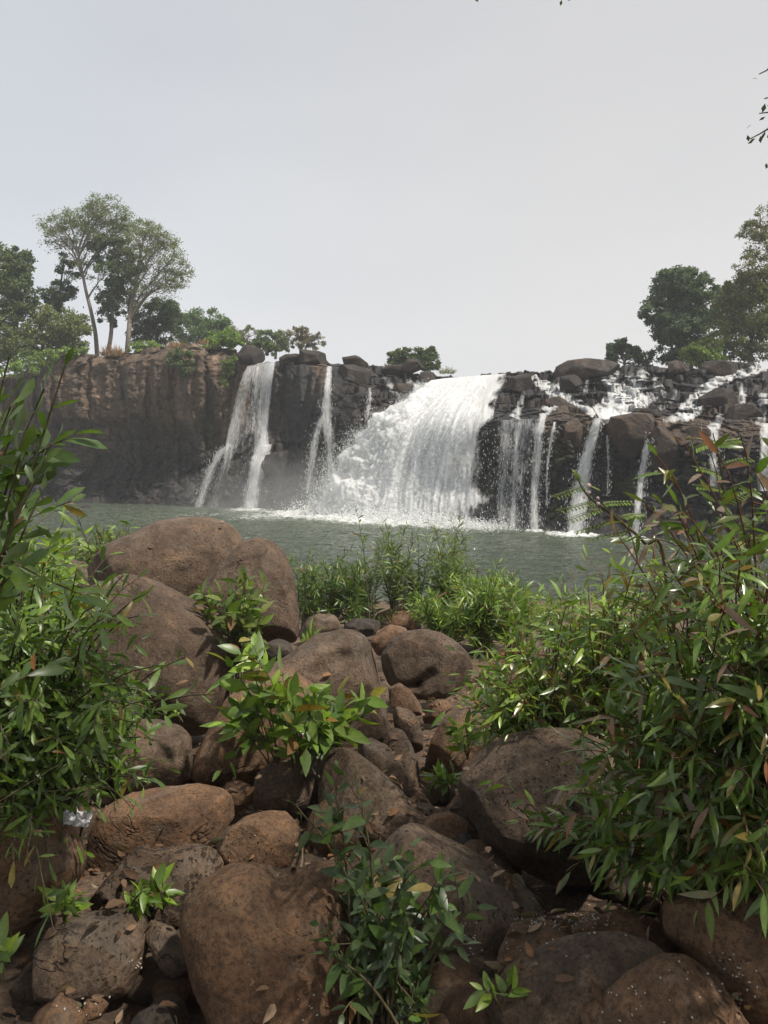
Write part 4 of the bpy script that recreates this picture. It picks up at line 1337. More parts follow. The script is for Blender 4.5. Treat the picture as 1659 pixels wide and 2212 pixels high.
class Plant:
    def __init__(self, name, loc, label, cat, group=None, seed=0):
        self.root = thing(name, loc)
        tag(self.root, label, cat, group)
        self.rs = np.random.RandomState(seed)
        self.sv, self.sf, self.so = [], [], 0
        self.lv = []

    def stem(self, pts, r0, r1, sides=5):
        v, f = tube(pts, np.linspace(r0, r1, len(pts)), sides)
        self.sv.append(v)
        self.sf.append(f + self.so)
        self.so += len(v)

    def leaves(self, pts, start, n, L, W, cols, ang=(40, 75), droop=0.25, tipsize=0.75, red=0.0, redcol=None, flatness=0.6, whorl=False):
        """leaves along the outer part of a stem"""
        rs = self.rs
        pts = np.asarray(pts)
        t = np.linspace(start, 1.0, n)
        i = t * (len(pts) - 1)
        i0 = np.minimum(i.astype(int), len(pts) - 2)
        P = pts[i0] + (pts[i0 + 1] - pts[i0]) * (i - i0)[:, None]
        T = nrm(pts[i0 + 1] - pts[i0])
        A = nrm(np.cross(T, rs.normal(size=3) * 0.01 + (0.3, 0.9, 0.2)))
        B = np.cross(T, A)
        ph = np.arange(n) * (math.pi if whorl else 2.4) + rs.rand() * 6 + rs.normal(size=n) * 0.35
        s = A * np.cos(ph)[:, None] + B * np.sin(ph)[:, None]
        al = np.radians(rs.uniform(*ang, n)) * np.where(t > 0.97, 0.4, 1)
        D = T * np.cos(al)[:, None] + s * np.sin(al)[:, None]
        D[:, 2] -= droop * rs.uniform(0.3, 1.2, n)
        D = nrm(D)
        N = np.array((0, -0.15, 1.0)) * flatness + rs.normal(size=(n, 3)) * 0.45 + s * 0.2
        sz = np.where(t > 0.9, tipsize, 1.0) * rs.uniform(0.55, 1.2, n)
        c = np.array(cols)[rs.randint(len(cols), size=n)] * rs.uniform(0.75, 1.25, n)[:, None]
        if red:
            rk = (rs.rand(n) < red * sstep(0.6, 1.0, t))
            rc = np.array(redcol)[rs.randint(len(redcol), size=n)] * rs.uniform(0.8, 1.2, n)[:, None]
            c = np.where(rk[:, None], rc, c)
        dead = rs.rand(n) < 0.035
        c = np.where(dead[:, None], np.array([(0.16, 0.09, 0.04), (0.20, 0.15, 0.04)])[rs.randint(2, size=n)], c)
        self.lv.append((P, D, N, L * sz, W * sz * rs.uniform(0.85, 1.15, n), c))

    def finish(self, leafmat, stemmat, curve=(0.05, 0.35), fold=0.25, shape='lance'):
        if self.sv:
            obj('stem', np.concatenate(self.sv), np.concatenate(self.sf), stemmat, self.root)
        if self.lv:
            P, D, N, L, W, c = [np.concatenate(x) for x in zip(*self.lv)]
            v, f, cc = leaves_mesh(P, D, N, L, W, c, self.rs.uniform(*curve, len(P)), fold, shape)
            obj('foliage', v, f, leafmat, self.root, attrs={'Col': cc})
        return self.root


def arc(a, b, rs, n=14, lift=0.35, wob=0.03):
    a, b = np.asarray(a, float), np.asarray(b, float)
    ln = np.linalg.norm(b - a)
    c = a * 0.45 + b * 0.55
    c[:2] = a[:2] * 0.65 + b[:2] * 0.35
    c[2] = a[2] + (b[2] - a[2]) * 0.62 + lift * ln * 0.4
    t = np.linspace(0, 1, n)[:, None]
    p = a * (1 - t) ** 2 + 2 * c * t * (1 - t) + b * t ** 2
    w = np.cumsum(rs.normal(size=(n, 3)), 0) * wob * ln / n
    return p + w * np.sin(t * math.pi) ** 0.5


def inpoly(poly, x, y):
    poly = np.asarray(poly, float)
    c = False
    j = len(poly) - 1
    for i in range(len(poly)):
        if (poly[i][1] > y) != (poly[j][1] > y) and x < (poly[j][0] - poly[i][0]) * (y - poly[i][1]) / (poly[j][1] - poly[i][1]) + poly[i][0]:
            c = not c
        j = i
    return c


def sample_poly(poly, n, rs):
    poly = np.asarray(poly, float)
    out = []
    while len(out) < n:
        x, y = rs.uniform(*[poly[:, 0].min(), poly[:, 0].max()]), rs.uniform(poly[:, 1].min(), poly[:, 1].max())
        if inpoly(poly, x, y):
            out.append((x, y))
    return out


GREEN = [(0.095, 0.155, 0.024), (0.12, 0.185, 0.028), (0.075, 0.130, 0.024)]
DEEP = [(0.055, 0.098, 0.024), (0.072, 0.120, 0.027), (0.088, 0.140, 0.028)]
BRIGHT = [(0.15, 0.235, 0.026), (0.185, 0.265, 0.032), (0.115, 0.19, 0.026)]
OLIVE = [(0.11, 0.138, 0.030), (0.13, 0.155, 0.036), (0.085, 0.115, 0.026)]
DUSK = [(0.036, 0.062, 0.022), (0.046, 0.076, 0.026), (0.060, 0.090, 0.032)]
REDNEW = [(0.22, 0.085, 0.03), (0.19, 0.12, 0.07), (0.17, 0.13, 0.03), (0.15, 0.15, 0.04), (0.22, 0.16, 0.12)]
YELL = [(0.22, 0.19, 0.03), (0.20, 0.11, 0.02), (0.16, 0.17, 0.03)]


def shrub(label, poly, dr, bases, n, L, W, cols, seed, stemmat=M_STEM, leafmat=M_LEAF, nl=16, twigs=3, name='shrub', group=None,
          red=0.0, redcol=REDNEW, start=0.5, ang=(35, 75), droop=0.25, lift=0.35, shape='lance', r0=0.007, depth_of=None, extra=(), twl=0.22, curve=(0.05, 0.35), flatness=0.6, whorl=False):
    rs = np.random.RandomState(seed)
    B = [np.array([*at(x, y, d)[:2], 0]) for x, y, d in bases]
    for b in B:
        b[2] = ground_z(b[0], b[1]) - 0.03
    pl = Plant(name, B[0], label, name.replace('_', ' '), group, seed)
    tips = [(x, y, None) for x, y in sample_poly(poly, n, rs)] + [(*e, ) for e in extra]
    for x, y, dd in tips:
        if dd is None:
            dd = rs.uniform(*dr) if depth_of is None else depth_of(x, y, rs)
        tip = at(x, y, dd)
        b = min(B, key=lambda q: np.linalg.norm((q - tip) * (1, 0.6, 0.3)) + rs.rand() * 0.3)
        b = b + rs.normal(size=3) * (0.06, 0.06, 0)
        pts = arc(b, tip, rs, 16, lift)
        pl.stem(pts, r0, r0 * 0.25)
        ln = np.linalg.norm(np.diff(pts, axis=0), axis=1).sum()
        pl.leaves(pts, start, nl, L, W, cols, ang, droop, 0.8, red, redcol, flatness, whorl)
        for k in range(twigs):
            tq = rs.uniform(start, 0.92)
            p0 = pts[int(tq * 15)]
            T = nrm(pts[min(15, int(tq * 15) + 1)] - p0)
            dirv = nrm(T + rs.normal(size=3) * 0.7 + (0, 0, 0.15))
            e = p0 + dirv * twl * rs.uniform(0.6, 1.3)
            tw = arc(p0, e, rs, 8, 0.1)
            pl.stem(tw, r0 * 0.4, r0 * 0.15, 4)
            pl.leaves(tw, 0.15, max(5, nl // 2), L * 0.9, W * 0.9, cols, ang, droop, 0.75, red, redcol, flatness, whorl)
    return pl.finish(leafmat, stemmat, curve, 0.22, shape)


SG = 'shrubs of the near bank'
# left shrubs
shrub('dense green shrub filling the left edge in front of the boulders',
      [(-380, 1080), (-60, 1050), (50, 1090), (120, 1180), (215, 1280), (280, 1320), (300, 1420), (270, 1560), (270, 1660), (190, 1730), (60, 1790), (-60, 1810), (-380, 1850)],
      (1.7, 2.8), [(-420, 1850, 3.2), (-200, 1850, 3.2), (-40, 1840, 3.3), (90, 1810, 3.3)], 165, 0.088, 0.018, GREEN + BRIGHT[2:] + DEEP, 1, group=SG, nl=16, twigs=2, twl=0.3, red=0.03,
      extra=[(455, 1500, 2.3), (330, 1440, 2.2), (300, 1330, 2.1), (310, 1700, 2.1), (280, 1740, 2.0), (340, 1600, 2.3), (290, 1560, 2.2), (400, 1420, 2.4), (350, 1510, 2.1), (320, 1280, 2.3), (30, 1860, 2.0), (270, 1240, 2.5), (330, 1680, 2.2), (60, 1830, 1.9)], shape='obov')
shrub('tall dark-leaved branch rising against the cliff at the left edge',
      [(-50, 860), (40, 850), (110, 930), (120, 1040), (60, 1100), (-50, 1150)],
      (1.35, 1.7), [(-330, 2100, 1.5), (-250, 2100, 1.6)], 15, 0.085, 0.025, DEEP, 2, group=SG, nl=22, twigs=1, start=0.35, lift=0.1,
      extra=[(140, 790, 1.45), (20, 770, 1.5), (95, 840, 1.5), (110, 960, 1.5), (30, 930, 1.45), (90, 1060, 1.5)], ang=(25, 60), droop=0.05, shape='obov')
shrub('bright yellow-green bush behind the dense left shrub, beside the largest boulder',
      [(60, 1150), (130, 1140), (200, 1230), (190, 1300), (100, 1330), (40, 1280)],
      (2.9, 3.8), [(40, 1800, 3.2), (120, 1800, 3.5)], 26, 0.10, 0.026, BRIGHT, 3, group=SG, nl=14, twigs=2, start=0.6)
shrub('low leafy bush at the waterline left of the largest boulder',
      [(110, 1150), (180, 1135), (240, 1150), (300, 1135), (290, 1165), (200, 1220), (120, 1220)],
      (9, 11), [(160, 1330, 10), (240, 1320, 10)], 34, 0.17, 0.042, GREEN + OLIVE, 4, group=SG, nl=14, twigs=2, start=0.35, r0=0.012, twl=0.35)


def rs_depth(x, y, rs):
    return float(np.interp(x, [1050, 1250, 1450, 1659], [2.9, 2.5, 2.1, 1.8])) + rs.uniform(-0.2, 0.45)


# right shrubs
shrub('huge glossy shrub with red-tinged new leaves filling the right edge',
      [(1090, 1760), (1130, 1680), (1230, 1570), (1290, 1460), (1340, 1340), (1420, 1270), (1520, 1220), (1720, 1130), (2050, 1150), (2050, 1980), (1740, 1960), (1560, 1900), (1420, 1890), (1300, 1870), (1200, 1820), (1130, 1800)],
      None, [(1520, 1860, 3.0), (1650, 1900, 2.8), (1800, 1900, 2.7), (2000, 1900, 2.7)], 300, 0.115, 0.023, DEEP[1:] + GREEN + GREEN + BRIGHT[2:], 5, M_REDSTEM, M_GLOSSLEAF, 13, 2, group=SG,
      red=0.2, start=0.5, droop=0.5, depth_of=rs_depth, ang=(30, 70), curve=(0.05, 0.5), r0=0.006)
shrub('lighter green spreading shrub reaching over the tan rock at the right',
      [(1000, 1560), (1010, 1480), (1050, 1400), (1110, 1340), (1200, 1310), (1280, 1240), (1360, 1190), (1450, 1190), (1460, 1380), (1330, 1480), (1220, 1560), (1100, 1585)],
      (3.3, 4.4), [(1300, 1750, 3.8), (1400, 1700, 3.9), (1180, 1720, 4.0)], 135, 0.115, 0.024, GREEN + BRIGHT + BRIGHT, 6, M_REDSTEM, M_GLOSSLEAF, 13, 2, group=SG,
      red=0.2, start=0.5, droop=0.35, twl=0.3)
shrub('tall sprigs with orange young leaves at the top of the right shrub',
      [(1440, 1040), (1540, 980), (1700, 960), (1700, 1220), (1500, 1250), (1400, 1180)],
      (2.0, 2.9), [(1750, 1950, 2.8), (1650, 1900, 2.9)], 15, 0.10, 0.023, GREEN + OLIVE, 7, M_REDSTEM, M_GLOSSLEAF, 12, 2, group=SG,
      red=0.4, start=0.5, droop=0.25, extra=[(1420, 985, 2.3), (1330, 1150, 2.6), (1390, 1085, 2.5), (1480, 960, 2.4), (1600, 940, 2.2)])

# bushes along the water's edge
WG = 'bushes along the water edge'
for k, (lab, poly, b, n, cols, dr) in enumerate([
    ('thin-leaved dark bush with upright stems in front of the big fall', [(750, 1210), (800, 1160), (830, 1140), (890, 1130), (950, 1150), (985, 1110), (1005, 1110), (1020, 1190), (1040, 1250), (960, 1300), (770, 1310)], [(790, 1400, 12.5), (850, 1400, 12.6), (900, 1395, 12.8), (960, 1390, 12.8)], 90, GREEN + DEEP + OLIVE, (12.2, 13.4)),
    ('low thin-leaved bush touching the right side of the largest boulder', [(635, 1230), (660, 1200), (720, 1195), (770, 1215), (790, 1290), (770, 1335), (640, 1330)], [(660, 1390, 12.2), (720, 1390, 12.4), (770, 1390, 12.4)], 70, GREEN + DEEP, (11.8, 13.0)),
    ('fresh green leafy thicket above the round dark boulder', [(880, 1300), (960, 1260), (1050, 1235), (1110, 1230), (1160, 1290), (1170, 1340), (1060, 1380), (930, 1350)], [(960, 1430, 10.2), (1040, 1430, 10.2), (1110, 1430, 10.2)], 120, BRIGHT + GREEN, (9.4, 11)),
    ('low green bush between the leafy thicket and the right shrub', [(1150, 1310), (1200, 1290), (1300, 1290), (1350, 1320), (1300, 1380), (1160, 1380)], [(1200, 1450, 9.5), (1300, 1440, 9.5)], 40, GREEN + BRIGHT, (8.8, 10.2)),
]):
    shrub(lab, poly, dr, b, int(n * 0.95), 0.19, 0.026, cols, 20 + k, nl=22, twigs=2, group=WG, start=0.35, ang=(30, 65), droop=0.15, lift=0.15, r0=0.011, twl=0.35)
shrub('slender lone stem rising above the thin-leaved dark bush', [(748, 1085), (770, 1085), (775, 1100), (748, 1100)], (12, 12.3), [(800, 1395, 12.2)], 1, 0.14, 0.03, GREEN, 30,
      nl=12, twigs=3, group=WG, start=0.55, r0=0.01)

# plants among the boulders
PG = 'small plants among the boulders'
shrub('bright broad-leaved young shrub in front of the lumpy cracked boulder',
      [(500, 1500), (560, 1470), (620, 1500), (660, 1510), (700, 1495), (790, 1500), (790, 1540), (760, 1580), (640, 1590), (560, 1570), (500, 1560)],
      (3.9, 4.5), [(640, 1660, 4.15), (660, 1650, 4.2)], 18, 0.165, 0.062, BRIGHT + GREEN, 40, nl=8, twigs=1, group=PG, start=0.55, shape='ovate', red=0.15, redcol=YELL,
      extra=[(520, 1410, 4.1), (490, 1430, 4.15), (560, 1425, 4.05), (480, 1560, 4.0), (800, 1500, 4.2), (560, 1440, 4.1), (610, 1450, 4.2)], ang=(35, 70), curve=(0.0, 0.3), twl=0.25)
shrub('dark dusty broad-leaved plant in the foreground with a pale upper sprig',
      [(720, 1860), (790, 1780), (860, 1830), (960, 1840), (1010, 1900), (1060, 1960), (1050, 2060), (960, 2160), (820, 2210), (730, 2150), (690, 2050), (760, 1960)],
      (2.0, 2.6), [(850, 2230, 2.2), (880, 2200, 2.3), (830, 2200, 2.3)], 30, 0.09, 0.031, DUSK + DUSK + DEEP[:2] + GREEN[2:], 41, nl=8, twigs=2, group=PG, start=0.5, shape='ovate',
      extra=[(640, 1740, 2.3), (720, 1700, 2.4), (780, 1720, 2.3), (880, 1880, 2.1), (700, 2060, 2.0), (740, 2190, 1.95)], ang=(35, 75), twl=0.14)
shrub('dusty green plant growing from the crack of the largest boulder',
      [(425, 1280), (460, 1260), (540, 1240), (580, 1260), (600, 1310), (560, 1350), (480, 1330)],
      (5.5, 5.9), [(530, 1390, 5.8), (500, 1370, 5.8)], 20, 0.16, 0.055, GREEN + OLIVE, 42, nl=8, twigs=1, group=PG, start=0.5, shape='ovate', twl=0.2)
for k, (lab, x, y, d, h, n, L) in enumerate([
    ('small weed in front of the rock riddled with holes', 350, 1975, 2.7, 70, 6, 0.09),
    ('small weed left of the heart-shaped boulder, by the holed rock', 275, 1985, 2.6, 60, 4, 0.08),
    ('small seedling with oval leaves on the broad bottom boulder', 1085, 2180, 2.1, 60, 3, 0.075),
    ('little green sprout in the gap left of the great round boulder', 975, 1720, 4.0, 60, 6, 0.10),
    ('leafy weed at the foot of the half-sunlit left boulder', 140, 2000, 2.55, 70, 7, 0.085),
    ('pair of pale leaves poking in at the lower left edge', 10, 2110, 2.0, 70, 3, 0.085),
    ('tiny plant on the face of the largest boulder', 395, 1560, 5.4, 30, 3, 0.09),
    ('green sprig on the tan rock under the right shrub', 1010, 1640, 4.5, 90, 8, 0.11),
]):
    poly = [(x - 45, y - h), (x + 45, y - h), (x + 40, y - h * 0.4), (x - 40, y - h * 0.4)]
    rs = np.random.RandomState(60 + k)
    B = at(x, y, d)
    pl = Plant('weed', B, lab, 'weed', PG, 60 + k)
    for tx, ty in sample_poly(poly, n, rs):
        tip = at(tx, ty, d + rs.uniform(-0.08, 0.08))
        pts = arc(B, tip, rs, 8, 0.3)
        pl.stem(pts, 0.004, 0.001, 4)
        pl.leaves(pts, 0.4, 6, L, L * 0.32, BRIGHT + GREEN, (35, 75), 0.15)
    pl.finish(M_LEAF, M_STEM, shape='ovate')


# feathery plant with pink puff flowers
def feathery():
    rs = np.random.RandomState(90)
    b = at(1480, 1500, 3.1)
    b[2] = ground_z(b[0], b[1])
    pl = Plant('mimosa_plant', b, 'feathery-leaved plant with round pink flower puffs leaning left in front of the falls', 'plant', PG, 90)
    main = catmull([b, at(1440, 1250, 3.0), at(1390, 1170, 3.0), at(1320, 1110, 3.0), at(1270, 1070, 3.0), at(1245, 1030, 3.0)], 40)
    pl.stem(main, 0.010, 0.003)

    def frond(p0, p1, n, L):
        pts = arc(p0, p1, rs, 12, 0.12, 0.01)
        pl.stem(pts, 0.002, 0.001, 4)
        t = np.linspace(0.15, 1, n)
        i = t * 10.99
        P = pts[i.astype(int)]
        T = nrm(pts[np.minimum(i.astype(int) + 1, 11)] - P)
        S = nrm(np.cross(T, (0, -0.4, 1)))
        for sg in (-1, 1):
            D = nrm(S * sg + T * 0.45 - np.array((0, 0, 0.15)))
            c = np.array(BRIGHT)[rs.randint(3, size=n)] * rs.uniform(0.8, 1.1, n)[:, None]
            pl.lv.append((P, D, np.tile((0, -0.3, 1.0), (n, 1)), np.full(n, L), np.full(n, L * 0.3), c))
    for (x0, y0, x1, y1) in [(1262, 1050, 1195, 1075), (1285, 1085, 1205, 1105), (1300, 1098, 1225, 1125), (1330, 1118, 1240, 1150), (1300, 1090, 1370, 1085), (1340, 1120, 1390, 1110),
                             (1250, 1035, 1290, 1055), (1360, 1145, 1265, 1165), (1380, 1160, 1420, 1130), (1250, 1040, 1240, 1020)]:
        frond(at(x0, y0, 3.0), at(x1, y1, rs.uniform(2.85, 3.1)), 18, 0.026)
    # second feathery stalk higher up
    m2 = catmull([at(1590, 1230, 2.6), at(1570, 1100, 2.6), at(1555, 1000, 2.6), at(1540, 935, 2.6)], 20)
    pl.stem(m2, 0.006, 0.002)
    for (x0, y0, x1, y1) in [(1558, 1010, 1625, 990), (1560, 1030, 1500, 1010), (1565, 1060, 1500, 1050), (1568, 1090, 1640, 1060), (1548, 960, 1600, 950), (1545, 950, 1500, 970)]:
        frond(at(x0, y0, 2.6), at(x1, y1, 2.6), 16, 0.028)
    root = pl.finish(M_LEAF, M_STEM, (0.0, 0.1), shape='obov')
    pink = flat('pink_flower', (0.55, 0.42, 0.40), 0.8)
    for x, y, s in [(1271, 1049, 0.012), (1272, 1064, 0.009), (1291, 1076, 0.008), (1292, 1088, 0.009), (1262, 1074, 0.007)]:
        n = 150
        c = at(x, y, 2.96)
        D = nrm(rs.normal(size=(n, 3)))
        A = nrm(np.cross(D, (0.3, 0.2, 1)))
        V = np.concatenate([np.stack([c + A * s * 0.05, c - A * s * 0.05, c + D * s * rs.uniform(0.9, 1.15, (n, 1))], 1).reshape(-1, 3)])
        iv, fi = ico(2)
        Fc = (np.arange(n)[:, None] * 3 + np.arange(3))
        obj('flower', np.concatenate([V, c + iv * s * 0.8]), np.concatenate([Fc, fi + 3 * n]), pink, root)


feathery()

# ------------------------------------------------------------------ trees
def far_leaves(P, size, cols, rs):
    n = len(P)
    D = nrm(rs.normal(size=(n, 3)) + (0, 0, -0.1))
    N = nrm(np.cross(D, rs.normal(size=(n, 3))))
    N = np.where(N[:, 2:] < 0, -N, N)
    S = np.cross(D, N)
    L = (size * rs.uniform(0.6, 1.3, n))[:, None]
    V = np.stack([P, P + D * L * 0.5 + S * L * 0.28, P + D * L, P + D * L * 0.5 - S * L * 0.28], 1)
    c = np.array(cols)[rs.randint(len(cols), size=n)] * rs.uniform(0.7, 1.3, n)[:, None]
    return V.reshape(-1, 3), np.arange(4 * n).reshape(n, 4), np.repeat(c, 4, 0)


def tree(label, trunk, d, lobes, cols, seed, leaf=0.28, dens=1.0, r0=0.22, bark=M_BARK, name='tree', group='trees above the falls', twig_r=0.03, cat='tree', clump=0.11, inner=14, airy=False):
    """trunk: picture points from foot up; lobes: (x, y, half width, half height, amount) of the crown, all near distance d"""
    rs = np.random.RandomState(seed)
    dens, leaf = dens * 2.0, leaf * 0.66
    cols = [tuple(1.6 * q for q in c) for c in cols]
    mpp = d / FPX
    foot = at(trunk[0][0], trunk[0][1], d)
    root = thing(name, foot)
    tag(root, label, cat, group)
    tp = [at(x, y, d + rs.uniform(-0.4, 0.4)) for x, y in trunk]
    TP = catmull(tp, 24)
    sv, sf, so = [], [], 0

    def add(pts, ra, rb, sides=6):
        nonlocal so
        v, f = tube(pts, np.linspace(ra, rb, len(pts)), sides)
        sv.append(v)
        sf.append(f + so)
        so += len(v)
    add(TP, r0, r0 * 0.45, 8)
    LP, LC = [], []
    for (x, y, rx, ry, am) in lobes:
        rx, ry, am = (rx * 1.2, ry * 1.5, am * 1.5) if airy else (rx * 1.12, ry * 1.12, am * 1.25)
        dd = d + rs.uniform(-1, 1) * rx * mpp * 0.5
        c = at(x, y, dd)
        # limb from the trunk to the lobe
        hd = np.hypot(TP[:, 0] - c[0], TP[:, 1] - c[1])
        k = int(np.argmin(np.abs(TP[:, 2] - (c[2] - rs.uniform(0.7, 1.3) * hd - 0.5 * ry * mpp))))
        k = max(k, 7)
        a = TP[k]
        pts = arc(a, c, rs, 12, 0.15, 0.12)
        add(pts, r0 * 0.42, twig_r, 6)
        nb = max(5, int(inner * am))
        for b in range(nb):
            u = nrm(rs.normal(size=3)) * rs.uniform(0.55, 1.0) ** 0.6
            e = c + u * np.array((rx * mpp, rx * mpp * 0.8, ry * mpp))
            s0 = pts[rs.randint(5, 12)]
            tw = arc(s0, e, rs, 8, 0.12, 0.15)
            add(tw, twig_r, twig_r * 0.3, 4)
            cnt = int(rs.uniform(0.7, 1.3) * 34 * dens)
            rad = (rx + ry) * 0.5 * mpp * rs.uniform(0.14, 0.40) * (clump / 0.11)
            q = nrm(rs.normal(size=(cnt, 3))) * (rs.rand(cnt, 1) ** 0.5) * 1.45
            q = e + q * rad * (0.8, 0.8, 0.5)
            LP.append(q)
            cnt = int(6 * dens)
            LP.append(tw[rs.randint(3, 8, size=cnt)] + rs.normal(size=(cnt, 3)) * rad * 0.5)
    obj('trunk', np.concatenate(sv), np.concatenate(sf), bark, root)
    v, f, c = far_leaves(np.concatenate(LP), leaf, cols, rs)
    obj('crown', v, f, M_FARLEAF, root, attrs={'Col': c}, smooth=False)
    return root


TG = [(0.085, 0.11, 0.045), (0.105, 0.13, 0.055), (0.07, 0.095, 0.04)]
TD = [(0.035, 0.055, 0.026), (0.045, 0.068, 0.03), (0.03, 0.048, 0.024)]
TO = [(0.10, 0.11, 0.032), (0.12, 0.125, 0.042), (0.075, 0.09, 0.028)]
TB = [(0.12, 0.09, 0.06), (0.10, 0.085, 0.05), (0.085, 0.09, 0.045)]
tree('tall airy tree with a forked pale trunk, leftmost of the three on the cliff edge',
     [(210, 770), (206, 720), (196, 670), (186, 630), (178, 590), (168, 545)], 66,
     [(110, 488, 34, 14, .8), (150, 480, 34, 16, .9), (190, 478, 34, 18, .9), (130, 515, 34, 18, .7), (222, 440, 30, 12, .7), (150, 545, 30, 18, .5), (250, 470, 36, 20, 1.1), (232, 455, 40, 18, 1), (290, 488, 30, 12, .9), (200, 520, 30, 26, .6), (225, 600, 24, 22, .4), (170, 580, 22, 22, .4), (140, 500, 40, 16, .7), (215, 500, 30, 20, .7), (265, 500, 26, 18, .7)],
     TG + TG + TB[1:], 1, leaf=0.22, dens=0.85, r0=0.2, airy=True, clump=0.15)
tree('airy tree with leaning pale trunk and rounded crown, rightmost of three on the cliff edge',
     [(274, 768), (278, 720), (282, 670), (292, 620), (300, 570), (306, 530)], 65,
     [(300, 520, 40, 22, 1), (345, 535, 36, 22, 1), (370, 560, 26, 20, .8), (385, 600, 22, 16, .7), (330, 570, 36, 26, .9), (360, 610, 28, 20, .6), (318, 500, 30, 14, .8), (300, 600, 26, 24, .6), (272, 560, 26, 26, .6), (395, 590, 18, 14, .6), (335, 630, 30, 18, .5), (285, 640, 20, 20, .5), (350, 520, 30, 12, .7)],
     TG + TG + TB, 2, leaf=0.22, dens=0.85, r0=0.22, airy=True, clump=0.15)
tree('vine-covered dark tree with heavy leaves between the two pale-trunked trees',
     [(232, 770), (240, 720), (242, 660), (240, 600), (236, 560)], 65.5,
     [(225, 540, 30, 30, 1.0), (255, 545, 28, 30, 1.0), (245, 590, 32, 26, 1.0), (270, 610, 26, 28, .9), (262, 650, 26, 26, .9), (238, 640, 24, 26, .8), (290, 580, 24, 28, .9), (235, 680, 22, 22, .7)],
     TD + TG[2:], 3, leaf=0.32, dens=1.5, r0=0.2)
tree('thin dead-topped tree wrapped in a dark clump of creeper, left of the airy trees',
     [(122, 768), (124, 720), (127, 660), (132, 610), (138, 570)], 67,
     [(125, 632, 30, 26, 1.6), (115, 645, 20, 18, 1.0), (138, 560, 16, 30, .25), (150, 590, 18, 26, .2), (125, 670, 12, 24, .8)],
     TD, 4, leaf=0.30, dens=1.5, r0=0.14, bark=M_DARKBARK)
tree('dense tree with a hanging pointed crown at the far left edge',
     [(30, 800), (32, 740), (36, 680), (40, 620)], 63,
     [(40, 570, 26, 30, 1.4), (30, 610, 34, 34, 1.6), (50, 640, 26, 34, 1.4), (10, 590, 34, 40, 1.4), (-10, 570, 40, 34, 1.2), (20, 680, 50, 30, 1.4)],
     TD + TG[:1] + TO[:1], 5, leaf=0.34, dens=1.7, r0=0.3, bark=M_DARKBARK)
tree('broad olive-green tree mass below the pointed crown at the left',
     [(90, 800), (92, 760), (95, 720)], 64,
     [(20, 720, 60, 40, 1.8), (80, 700, 50, 36, 1.6), (130, 705, 44, 34, 1.4), (165, 720, 30, 34, 1.1), (120, 745, 50, 24, 1.2), (50, 750, 60, 24, 1.2), (-30, 730, 60, 50, 1.6)],
     TO + TG[2:], 6, leaf=0.34, dens=1.6, r0=0.25, bark=M_DARKBARK)
tree('small dark bushy tree just right of the airy trees',
     [(335, 770), (336, 730), (338, 700)], 68, [(320, 690, 30, 36, 1.4), (350, 670, 30, 28, 1.3), (375, 680, 24, 30, 1.0), (345, 715, 36, 28, 1.3), (300, 710, 24, 28, 1.0)], TD, 7, leaf=0.32, dens=1.5, r0=0.16, bark=M_DARKBARK)
tree('rounded hazy green tree on the crest, left of the low crest trees',
     [(440, 770), (440, 730), (442, 700)], 85, [(410, 705, 36, 26, 1.4), (450, 695, 34, 24, 1.4), (480, 715, 30, 22, 1.2), (430, 725, 46, 20, 1.3), (505, 730, 24, 16, .9)], [(0.06, 0.10, 0.035), (0.075, 0.115, 0.045), (0.05, 0.085, 0.03)], 8, leaf=0.40, dens=1.5, r0=0.22, bark=M_DARKBARK)
tree('thin grey-brown tree seen over the crest left of the green crest tree',
     [(525, 770), (525, 740), (526, 722)], 85, [(510, 720, 24, 14, .7), (540, 725, 24, 14, .7), (525, 712, 20, 8, .5)], TB + TG, 9, leaf=0.3, dens=0.6, r0=0.14)
tree('flat-topped green tree on the crest behind the square rock',
     [(595, 775), (596, 750), (592, 730)], 80, [(575, 728, 24, 12, 1), (600, 736, 24, 14, 1), (615, 745, 20, 12, .9), (590, 720, 20, 8, .8)], TG, 10, leaf=0.32, dens=1.0, r0=0.15)
tree('reddish-brown fan-shaped tree on the crest behind the square rock',
     [(650, 775), (652, 755), (655, 738)], 80, [(640, 722, 20, 12, .9), (665, 725, 24, 12, .9), (685, 740, 18, 14, .8), (655, 738, 24, 12, .7), (650, 712, 16, 6, .6)], TB, 11, leaf=0.30, dens=0.8, r0=0.16, bark=M_DARKBARK)
tree('big dark rounded tree standing tallest on the right crest',
     [(1470, 800), (1468, 740), (1472, 680), (1476, 640)], 62,
     [(1455, 605, 30, 22, 1.4), (1490, 600, 30, 20, 1.4), (1515, 625, 28, 24, 1.3), (1440, 640, 34, 30, 1.5), (1480, 650, 36, 34, 1.5), (1520, 665, 28, 34, 1.3), (1418, 672, 30, 24, 1.3), (1430, 710, 32, 30, 1.4), (1470, 710, 36, 34, 1.5), (1505, 715, 32, 34, 1.3), (1450, 755, 34, 24, 1.2), (1490, 760, 34, 24, 1.2)],
     [(0.05, 0.074, 0.04), (0.066, 0.094, 0.048), (0.042, 0.064, 0.036)], 12, leaf=0.34, dens=1.7, r0=0.3, bark=M_DARKBARK)
tree('low spreading dark tree on the crest above the broad cascade',
     [(1350, 800), (1348, 780), (1344, 765)], 62, [(1330, 752, 18, 14, 1.1), (1345, 745, 18, 12, 1.1), (1365, 765, 22, 14, 1.1), (1390, 768, 20, 14, 1.0), (1320, 772, 16, 12, .9), (1385, 785, 26, 10, .9)],
     TD, 13, leaf=0.28, dens=1.2, r0=0.12, bark=M_DARKBARK)
